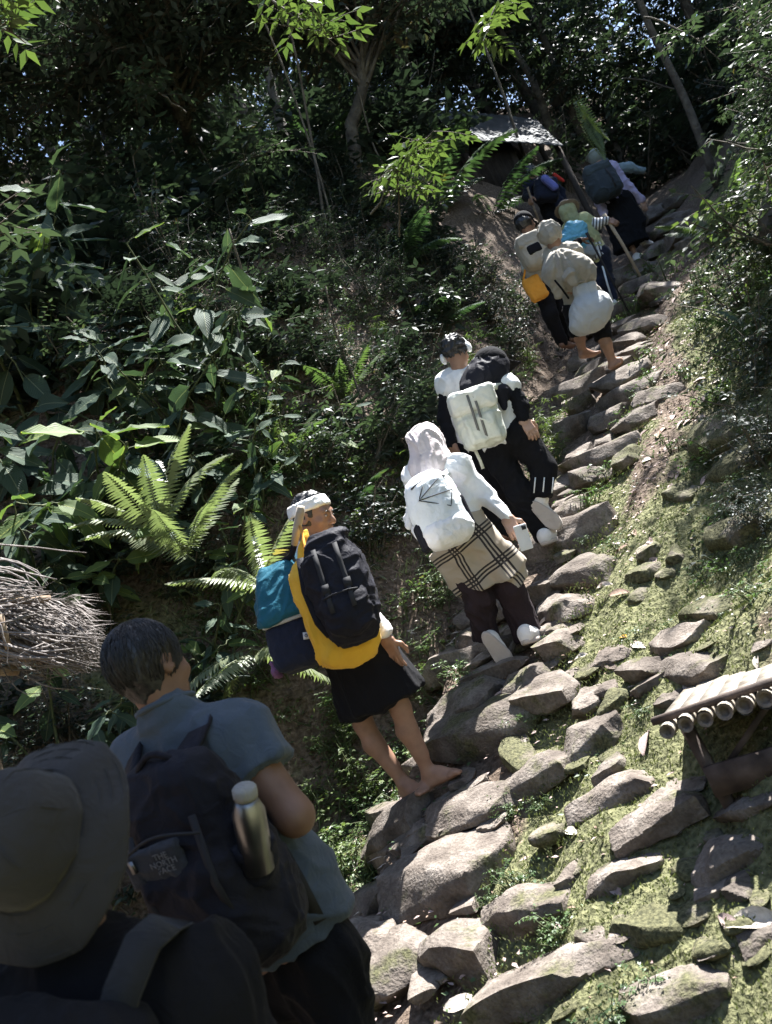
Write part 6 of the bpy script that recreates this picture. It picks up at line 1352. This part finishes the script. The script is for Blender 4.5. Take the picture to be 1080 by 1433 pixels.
for (p0, p1, r_) in (((-120, 895, .1), (60, 925, .1), .016), ((-100, 850, .0), (70, 838, .05), .014), ((0, 860, -.12), (12, 908, -.12), .012), ((-60, 940, .15), (25, 938, .15), .020)):
    mb = MB(); mb.tube([P(p0[0], p0[1], D+p0[2])-tb, P(p1[0], p1[1], D+p1[2])-tb], r_, 8); mb.build('rafter', K_WOOD, th)
mb = MB(); q = P(-70, 880, D+.1); mb.tube([(q[0]-tb[0], q[1]-tb[1], float(H(q[0], q[1]))-tb[2]-.1), q-tb], .04, 8); mb.build('post', K_WOOD, th)

# ------------------------------------------------------------------ bamboo bench at the right edge
M_BAM = noisy('bleached bamboo', ((.20, .165, .13), (.33, .29, .235), (.46, .41, .35)), 14, .6, .25, 60, dist=.003); M_DWOOD = noisy('dark weathered plank', ((.035, .026, .022), (.075, .055, .046), (.12, .092, .08)), 14, .85, .4, 60, dist=.004)
M_BEND = noisy('cut bamboo end', ((.10, .075, .06), (.22, .175, .14)), 40, .8, .2, 80)
f0 = P(930, 1022, 2.98); ed = unit(np.array([.89, -.45, 0])); pd = unit(np.array([.40, .917, .0])); bz = np.array([f0[0], f0[1], float(H(f0[0]+.2, f0[1]+.3))])
bn = empty('bamboo_bench', bz); tag(bn, 'rough bench of bleached bamboo poles on a dark wooden frame', 'bench')
for i in range(8):                                          # poles, ends towards us
    a = f0+ed*(.012+.066*i)-bz+EZ*RNG.normal()*.003; L = 1.35+RNG.random()*.1; r_ = .025+.005*RNG.random(); mb = MB(); pts = []; rr = []
    for u in np.linspace(0, 1, 25): pts.append(a+pd*(u*L-.03)+EZ*.006*sin(u*3+i)); rr.append(r_*(1.10 if int(round(u*24)) % 5 == 2 else 1))
    mb.tube(pts, rr, 12, cap=False); p = mb.build('pole', M_BAM, bn)
    mb = MB(); th_ = np.arange(12)*2*pi/12; e0 = a-pd*.031; sx = ed; V = [e0+r_*q*(np.cos(t_)*sx+np.sin(t_)*EZ)+pd*z for q, z in ((1, 0), (.60, .002), (.56, .018)) for t_ in th_]+[e0+pd*.018]
    F = [(i2*12+k, i2*12+(k+1) % 12, i2*12+12+(k+1) % 12, i2*12+12+k) for i2 in range(2) for k in range(12)]+[(36, 24+k, 24+(k+1) % 12) for k in range(12)]
    mb.add(V, F); mb.build('hollow_end', M_BEND, p)
for i in range(7):                                          # split slats on top
    a = f0+ed*(.02+.066*i)+EZ*.030-bz; mb = MB(); mb.box(a+pd*.78+EZ*RNG.normal()*.002, (.0322, .70, .006), np.stack([ed, pd, EZ], 1)@Matrix.Rotation(RNG.normal()*.012, 3, 'Z').to_3x3().__array__() if False else np.stack([ed, pd, EZ], 1)); mb.build('slat', M_BAM, bn, False)
mb = MB(); mb.box(f0+ed*.235+EZ*.034+pd*.035-bz, (.27, .018, .012), np.stack([ed, pd, EZ], 1)); mb.build('edge_board', M_DWOOD, bn, False)
def post(a, b, w, name='leg'):
    mb = MB(); R = basis(b-a, ed); mb.box((a+b)/2-bz, (w, w*.8, np.linalg.norm(b-a)/2), R); return mb.build(name, M_DWOOD, bn, False)
gl = lambda p: np.array([p[0], p[1], float(H(p[0], p[1]))-.06])
l1 = f0+ed*.06+pd*.06-EZ*.02; l2 = f0+ed*.45+pd*.06-EZ*.02; post(l1, gl(l1+ed*.03), .020); post(l2, gl(l2), .022)
l3 = l1+pd*1.15; l4 = l2+pd*1.15; post(l3, gl(l3), .02); post(l4, gl(l4), .02)
mb = MB(); mb.box(f0+ed*.36+pd*.03-EZ*.205-bz, (.30, .014, .050), np.stack([ed, pd, EZ], 1)); mb.build('front_plank', M_DWOOD, bn, False)
mb = MB(); mb.box(f0+ed*.26+pd*.60-EZ*.035-bz, (.26, .02, .014), np.stack([ed, pd, EZ], 1)); mb.build('cross_bar', M_DWOOD, bn, False)
post(f0+ed*.14+pd*.08-EZ*.17, f0+ed*.34+pd*.10-EZ*.03, .010, 'brace')

# ------------------------------------------------------------------ hut at the top of the slope
M_ROOF = noisy('weathered grey roofing', ((.022, .026, .030), (.048, .054, .060), (.085, .092, .10)), 3, .7, .3, 30, dist=.01); M_WALL = noisy('dark wall boards', ((.03, .024, .02), (.06, .048, .04)), 5, .9, .3, 30)
c0 = P(640, 196, 13.6); c1 = P(788, 203, 13.9); c2 = P(750, 168, 16.2); c3 = P(600, 150, 16.0); hb_ = np.array([c0[0], c0[1], float(H(c0[0], c0[1]+1))]); hut = empty('forest_hut', hb_); tag(hut, 'small hut with a sagging grey roof among the trees uphill', 'hut')
V = []; F = []; nu, nv = 36, 8
for lay in (0, 1):
    for i in range(nu+1):
        for k in range(nv+1):
            u, v = i/nu, k/nv; p = (c0*(1-u)+c1*u)*(1-v)+(c3*(1-u)+c2*u)*v; p = p+EZ*(.013*sin(u*2*pi*14)-.10*sin(pi*v)*sin(pi*u)-lay*.03+.03*sin(v*5+u*3)); V.append(p-hb_)
n1 = (nu+1)*(nv+1)
for i in range(nu):
    for k in range(nv):
        a = i*(nv+1)+k; F.append((a, a+nv+1, a+nv+2, a+1)); F.append((a+n1, a+n1+1, a+n1+nv+2, a+n1+nv+1))
for i in range(nu):
    a = i*(nv+1); F.append((a, a+n1, a+n1+nv+1, a+nv+1))
mesh = mesh_np('roof', np.array(V), np.array(F), M_ROOF); obj('roof', mesh, hut)
gw = unit((c1-c0)*np.array([1, 1, 0])); dn = np.array([-gw[1], gw[0], 0]); gw = -gw if False else gw
for i in range(9):                                          # wall boards
    u = .03+.055*i; p = c0*(1-u)+c1*u+(c3-c0)*.14; z1 = p[2]-.12; z0 = float(H(p[0], p[1]))-.4; z0 = min(z0, z1-1.2); mb = MB(); mb.box(np.array([p[0], p[1], (z0+z1)/2])-hb_, (.085, .02, (z1-z0)/2), np.stack([gw, np.cross(EZ, gw), EZ], 1)); mb.build('wall_board', M_WALL, hut, False)
for u, v in ((.03, .1), (.95, .1), (.5, .9), (.9, .9), (.05, .9)):
    p = (c0*(1-u)+c1*u)*(1-v)+(c3*(1-u)+c2*u)*v; mb = MB(); mb.tube([np.array([p[0], p[1], min(float(H(p[0], p[1]))-.3, p[2]-.5)])-hb_, p-EZ*.05-hb_], .05, 7); mb.build('post', M_WALL, hut)

# ------------------------------------------------------------------ herbs, litter, moss along the path
for (x, y, sc) in [(688, 1125, .30), (706, 1135, .22), (718, 1225, .32), (790, 1292, .40), (772, 1312, .30), (905, 1372, .36), (870, 1402, .30), (846, 1424, .36), (560, 852, .6), (600, 786, .5), (580, 824, .55), (662, 948, .35), (716, 1002, .3), (732, 1010, .28), (822, 700, .5), (852, 655, .45),
                   (762, 648, .5), (750, 668, .45), (742, 566, .55), (730, 524, .6), (690, 474, .7), (662, 466, .7), (648, 486, .6), (572, 706, .6), (905, 388, .9), (932, 392, .9), (880, 440, .8), (832, 456, .6), (900, 508, .6), (912, 538, .6), (882, 588, .4), (940, 628, .5), (602, 768, .5), (640, 935, .4), (560, 965, .5),
                   (480, 1004, .5), (452, 1054, .5), (540, 905, .5), (592, 905, .45), (902, 995, .25), (882, 890, .25), (520, 960, .5), (505, 1010, .45), (755, 1120, .2), (690, 1255, .2), (660, 1300, .22), (950, 870, .3), (985, 800, .4), (1020, 720, .5), (1060, 660, .5), (1000, 560, .6), (960, 520, .6), (560, 1010, .4), (580, 960, .4), (850, 725, .3), (815, 755, .3), (862, 760, .3), (1050, 780, .4), (1010, 860, .3)]:
    put_shrub('herb', cast(x, y)[0]-EZ*.01, sc)
for (k, x, y, sc) in [('oval', 1050, 560, .45), ('fine', 1075, 640, .45), ('lime', 1010, 520, .5), ('oval', 1070, 500, .5), ('lime', 985, 455, .5), ('fine', 1040, 440, .6), ('oval', 1075, 380, .6), ('lime', 1000, 395, .55), ('oval', 970, 420, .4), ('fine', 1078, 740, .35), ('herb', 1035, 700, .6), ('herb', 1000, 640, .6), ('herb', 1065, 820, .5), ('herb', 960, 590, .6), ('herb', 1020, 790, .5), ('lime', 1060, 690, .3)]:
    put_shrub(k, cast(x, y)[0]-EZ*.02, sc)
rg = np.random.default_rng(31)
for i in range(120):                                          # sunlit ground cover left of the lower steps
    s = rg.uniform(2.4, 5.4); t = -3.05-rg.uniform(.05, 1.6); put_shrub(['herb', 'lime', 'herb'][rg.integers(3)], ground_pt(s, t), rg.uniform(.3, .62))
for i in range(95):
    put_shrub(['herb', 'lime', 'herb', 'lime'][rg.integers(4)], ground_pt(rg.uniform(3.0, 5.3), -3.5-rg.uniform(0, 1.1)), rg.uniform(.4, .8))
# dead leaves, each one by itself
def dead_leaf_mesh(seed, mat):
    rg = np.random.default_rng(seed); n = 6; V = []; F = []; c = rg.uniform(.3, 1.2); tw = rg.normal()*.5
    for i in range(n):
        u = i/(n-1); w = .2*sin(pi*(.06+.9*u))**.9
        for k in (-1, 0, 1): V.append((k*w, u-.5, .10+(-.16*c*(u-.5)**2)*1.5+abs(k)*w*c*.6+k*w*tw*(u-.5)+.012*rg.normal()))
    for i in range(n-1):
        for k in range(2): F.append((i*3+k, i*3+k+1, i*3+k+4, i*3+k+3))
    return mesh_np('dead_leaf', np.array(V)-np.array([0, 0, .08]), np.array(F), mat)
M_DL = [noisy('dry brown leaf', ((.20, .13, .09), (.30, .21, .16)), 12, .75, .3, 40), noisy('pale dry leaf', ((.42, .36, .30), (.58, .52, .46)), 12, .7, .3, 40), noisy('pink grey dry leaf', ((.28, .20, .18), (.40, .31, .28)), 12, .7, .3, 40), noisy('dark rotten leaf', ((.07, .05, .04), (.13, .10, .08)), 12, .8, .3, 40)]
DLM = [[dead_leaf_mesh(10*m+k, M_DL[m]) for k in range(4)] for m in range(4)]
DLT = [('dry brown fallen leaf curled on the ground by the steps', 'brown fallen leaves'), ('pale bleached fallen leaf lying on the ground by the steps', 'pale fallen leaves'), ('pinkish grey fallen leaf on the trodden strip', 'pinkish fallen leaves'), ('dark rotting leaf on the ground by the steps', 'dark fallen leaves')]
def put_dead(x, y, L, m, rz=None, label=None):
    p = cast(x, y)[0]; o = obj('fallen_leaf', DLM[m][rg.integers(4)]); e = .05; n_ = unit([H(p[0]-e, p[1])-H(p[0]+e, p[1]), H(p[0], p[1]-e)-H(p[0], p[1]+e), 2*e])
    R = basis(n_, [cos(rz), sin(rz), 0] if rz is not None else rdir(rg, -.1, .1)); o.matrix_world = Matrix.Translation(Vector(p+n_*L*.05))@Matrix(R.tolist()).to_4x4()@Matrix.Diagonal((L, L, L, 1))
    tag(o, label or DLT[m][0], 'leaf', None if label else DLT[m][1]); return o
for i in range(150):
    if rg.random() < .6:
        s = rg.uniform(4.6, 9.5); t = -1.72-.12*sin(s*1.7)+rg.normal()*.22
    else: s = rg.uniform(2.5, 8); t = rg.uniform(-3.9, -.4)
    p = ground_pt(s, t); v = p-CPOS; dd = v@FWD; px, py = PW/2+FPX*(v@CR)/dd, PH/2-FPX*(v@CU)/dd
    if 380 < px < 1079 and 300 < py < 1430: put_dead(px, py, rg.uniform(.05, .12), [0, 1, 2, 2, 3, 0][rg.integers(6)])
put_dead(648, 1408, .17, 1, 1.0, 'long pale curled leaf beside the lowest steps'); put_dead(1052, 1292, .16, 1, 1.2, 'long white curled leaf near the right edge below the bench'); put_dead(1022, 1292, .10, 2, .3, 'crumpled pinkish leaf left of the long white leaf'); put_dead(862, 1246, .10, 2, .2, 'glossy grey leaf against the round stone'); put_dead(893, 905, .11, 1, .4, 'large upright yellowing leaf among the rocks'); put_dead(872, 893, .05, 0, .4, 'small orange leaf beside the yellowing leaf')
put_dead(890, 975, .12, 3, .4, 'dark glossy leaf with pale rim among the rocks'); put_dead(905, 1040, .12, 2, 2.3, 'pinkish curled leaf left of the bench legs'); put_dead(800, 1165, .10, 1, .3, 'pale strip of leaf at the end of a long stone'); put_dead(866, 832, .13, 0, .8, 'reddish brown leaf on the dirt strip'); put_dead(905, 645, .12, 1, .2, 'pale leaf on the dirt beside the tallest step'); put_dead(1005, 535, .13, 1, .5, 'pale broad leaf on the right bank')
M_OR = noisy('orange leaf', ((.62, .30, .03), (.75, .42, .05)), 12, .6, .2, 40)
for (x, y) in ((902, 530), (873, 892)):
    o = put_dead(x, y, .06, 0, .6, 'bright orange fallen leaf on the stones' if y < 600 else 'bright orange leaf under the yellowing leaf'); me = o.data.copy(); me.materials.clear(); me.materials.append(M_OR); o.data = me
# small litter that nobody could count
def scatter(n, s0, s1, t0, t1, mask, L0, L1, wr, mat, name, label, flat=True, seed=1, up=.35):
    rg = np.random.default_rng(seed); s = rg.uniform(s0, s1, n*3); t = rg.uniform(t0, t1, n*3); k = rg.random(n*3) < mask(s, t); s, t = s[k][:n], t[k][:n]; x, y = xy(s, t); z = H(x, y); m = len(s)
    pos = np.stack([x, y, z+.004], 1); a = rg.uniform(0, 2*pi, m); L = rg.uniform(L0, L1, m)
    if flat: d = np.stack([np.cos(a), np.sin(a), rg.uniform(-.1, .5, m)], 1); u = np.stack([rg.normal(size=m)*up, rg.normal(size=m)*up-.3, np.ones(m)], 1)
    else: d = np.stack([np.cos(a)*.7, np.sin(a)*.7, np.ones(m)], 1); u = np.stack([np.cos(a+1.6), np.sin(a+1.6), np.zeros(m)+.05], 1)
    V, F = leaf_arrays(pos, d, u, L, L*wr, .15, .2); return tag(obj(name, mesh_np(name, V, F, mat)), label, None, None, 'stuff')
strip = lambda s, t: np.clip(np.exp(-((t+1.72+.12*np.sin(s*1.7))/.28)**2)*smooth(4.4, 5.4, s)+.12, 0, 1)
scatter(4800, 2.5, 10, -4.0, -.6, strip, .015, .045, .45, M_DL[2], 'leaf_litter', 'small pinkish grey leaf scraps on the dirt', seed=1); scatter(1800, 2.5, 10, -4.0, -.6, lambda s, t: .3+0*s, .012, .04, .35, M_DL[0], 'leaf_litter', 'small brown leaf scraps and twigs', seed=2); scatter(1800, 2.0, 5.4, -4.6, -2.95, lambda s, t: .8+0*s, .03, .09, .12, M_DL[1], 'dry_straw', 'dry straw and bleached stems left of the lower steps', seed=3)
scatter(4200, 2.6, 10, -8, -3.0, lambda s, t: .8+0*s, .04, .10, .4, M_DL[3], 'leaf_litter', 'dark rotting leaf litter on the bank', seed=4)
M_STRAW = leafmat('pale weeds', (.13, .15, .075), (.26, .26, .15), rough=.6, trans=.3)
scatter(5200, 2.2, 5.8, -4.7, -3.0, lambda s, t: np.clip(.5+.7*fbm(s*3+1, t*3, 3), 0, 1), .03, .075, .22, M_STRAW, 'ground_cover', 'pale yellowing weeds left of the lower steps', False, 17)
M_MOSS = leafmat('moss', (.075, .085, .040), (.165, .172, .088), rough=.8, trans=.25, spec=.15)
mk = lambda s, t: np.clip(moss_mask(s, t)*1.2-.1, 0, 1)*(t > -3.2)
scatter(70000, 2.3, 8.5, -2.6, .6, mk, .008, .020, .42, M_MOSS, 'moss', 'soft yellow green moss carpet right of the steps', False, 5)
scatter(5200, 2.0, 9, -4.6, .4, lambda s, t: np.clip(.25+.5*fbm(s*2.2+7, t*2.2, 3), 0, 1), .015, .035, .55, ML_WEED, 'ground_cover', 'tiny round leaved ground cover', True, 6); scatter(9000, 1.8, 5.8, -4.9, -3.0, lambda s, t: np.clip(.5+.6*fbm(s*2.6+2, t*2.6, 3), 0, 1), .025, .06, .45, ML_WEED, 'ground_cover', 'pale weeds on the sunlit ground left of the lower steps', True, 7)
scatter(9000, 4.5, 12, -1.4, 2, lambda s, t: np.clip(.3+.5*fbm(s*1.5+4, t*1.5, 3), 0, 1), .025, .06, .5, ML_MID, 'ground_cover', 'small leaved ground cover on the right bank', True, 8); scatter(9000, 2.5, 11, -6, -3.1, lambda s, t: np.clip(.25+.6*fbm(s*1.3+9, t*1.3, 3), 0, 1)*(1-.9*smooth(6, 6.5, s)*(1-smooth(8.2, 8.8, s))*(t > -4.6)), .03, .075, .5, ML_MID, 'ground_cover', 'small leaved creepers on the left bank', True, 9)
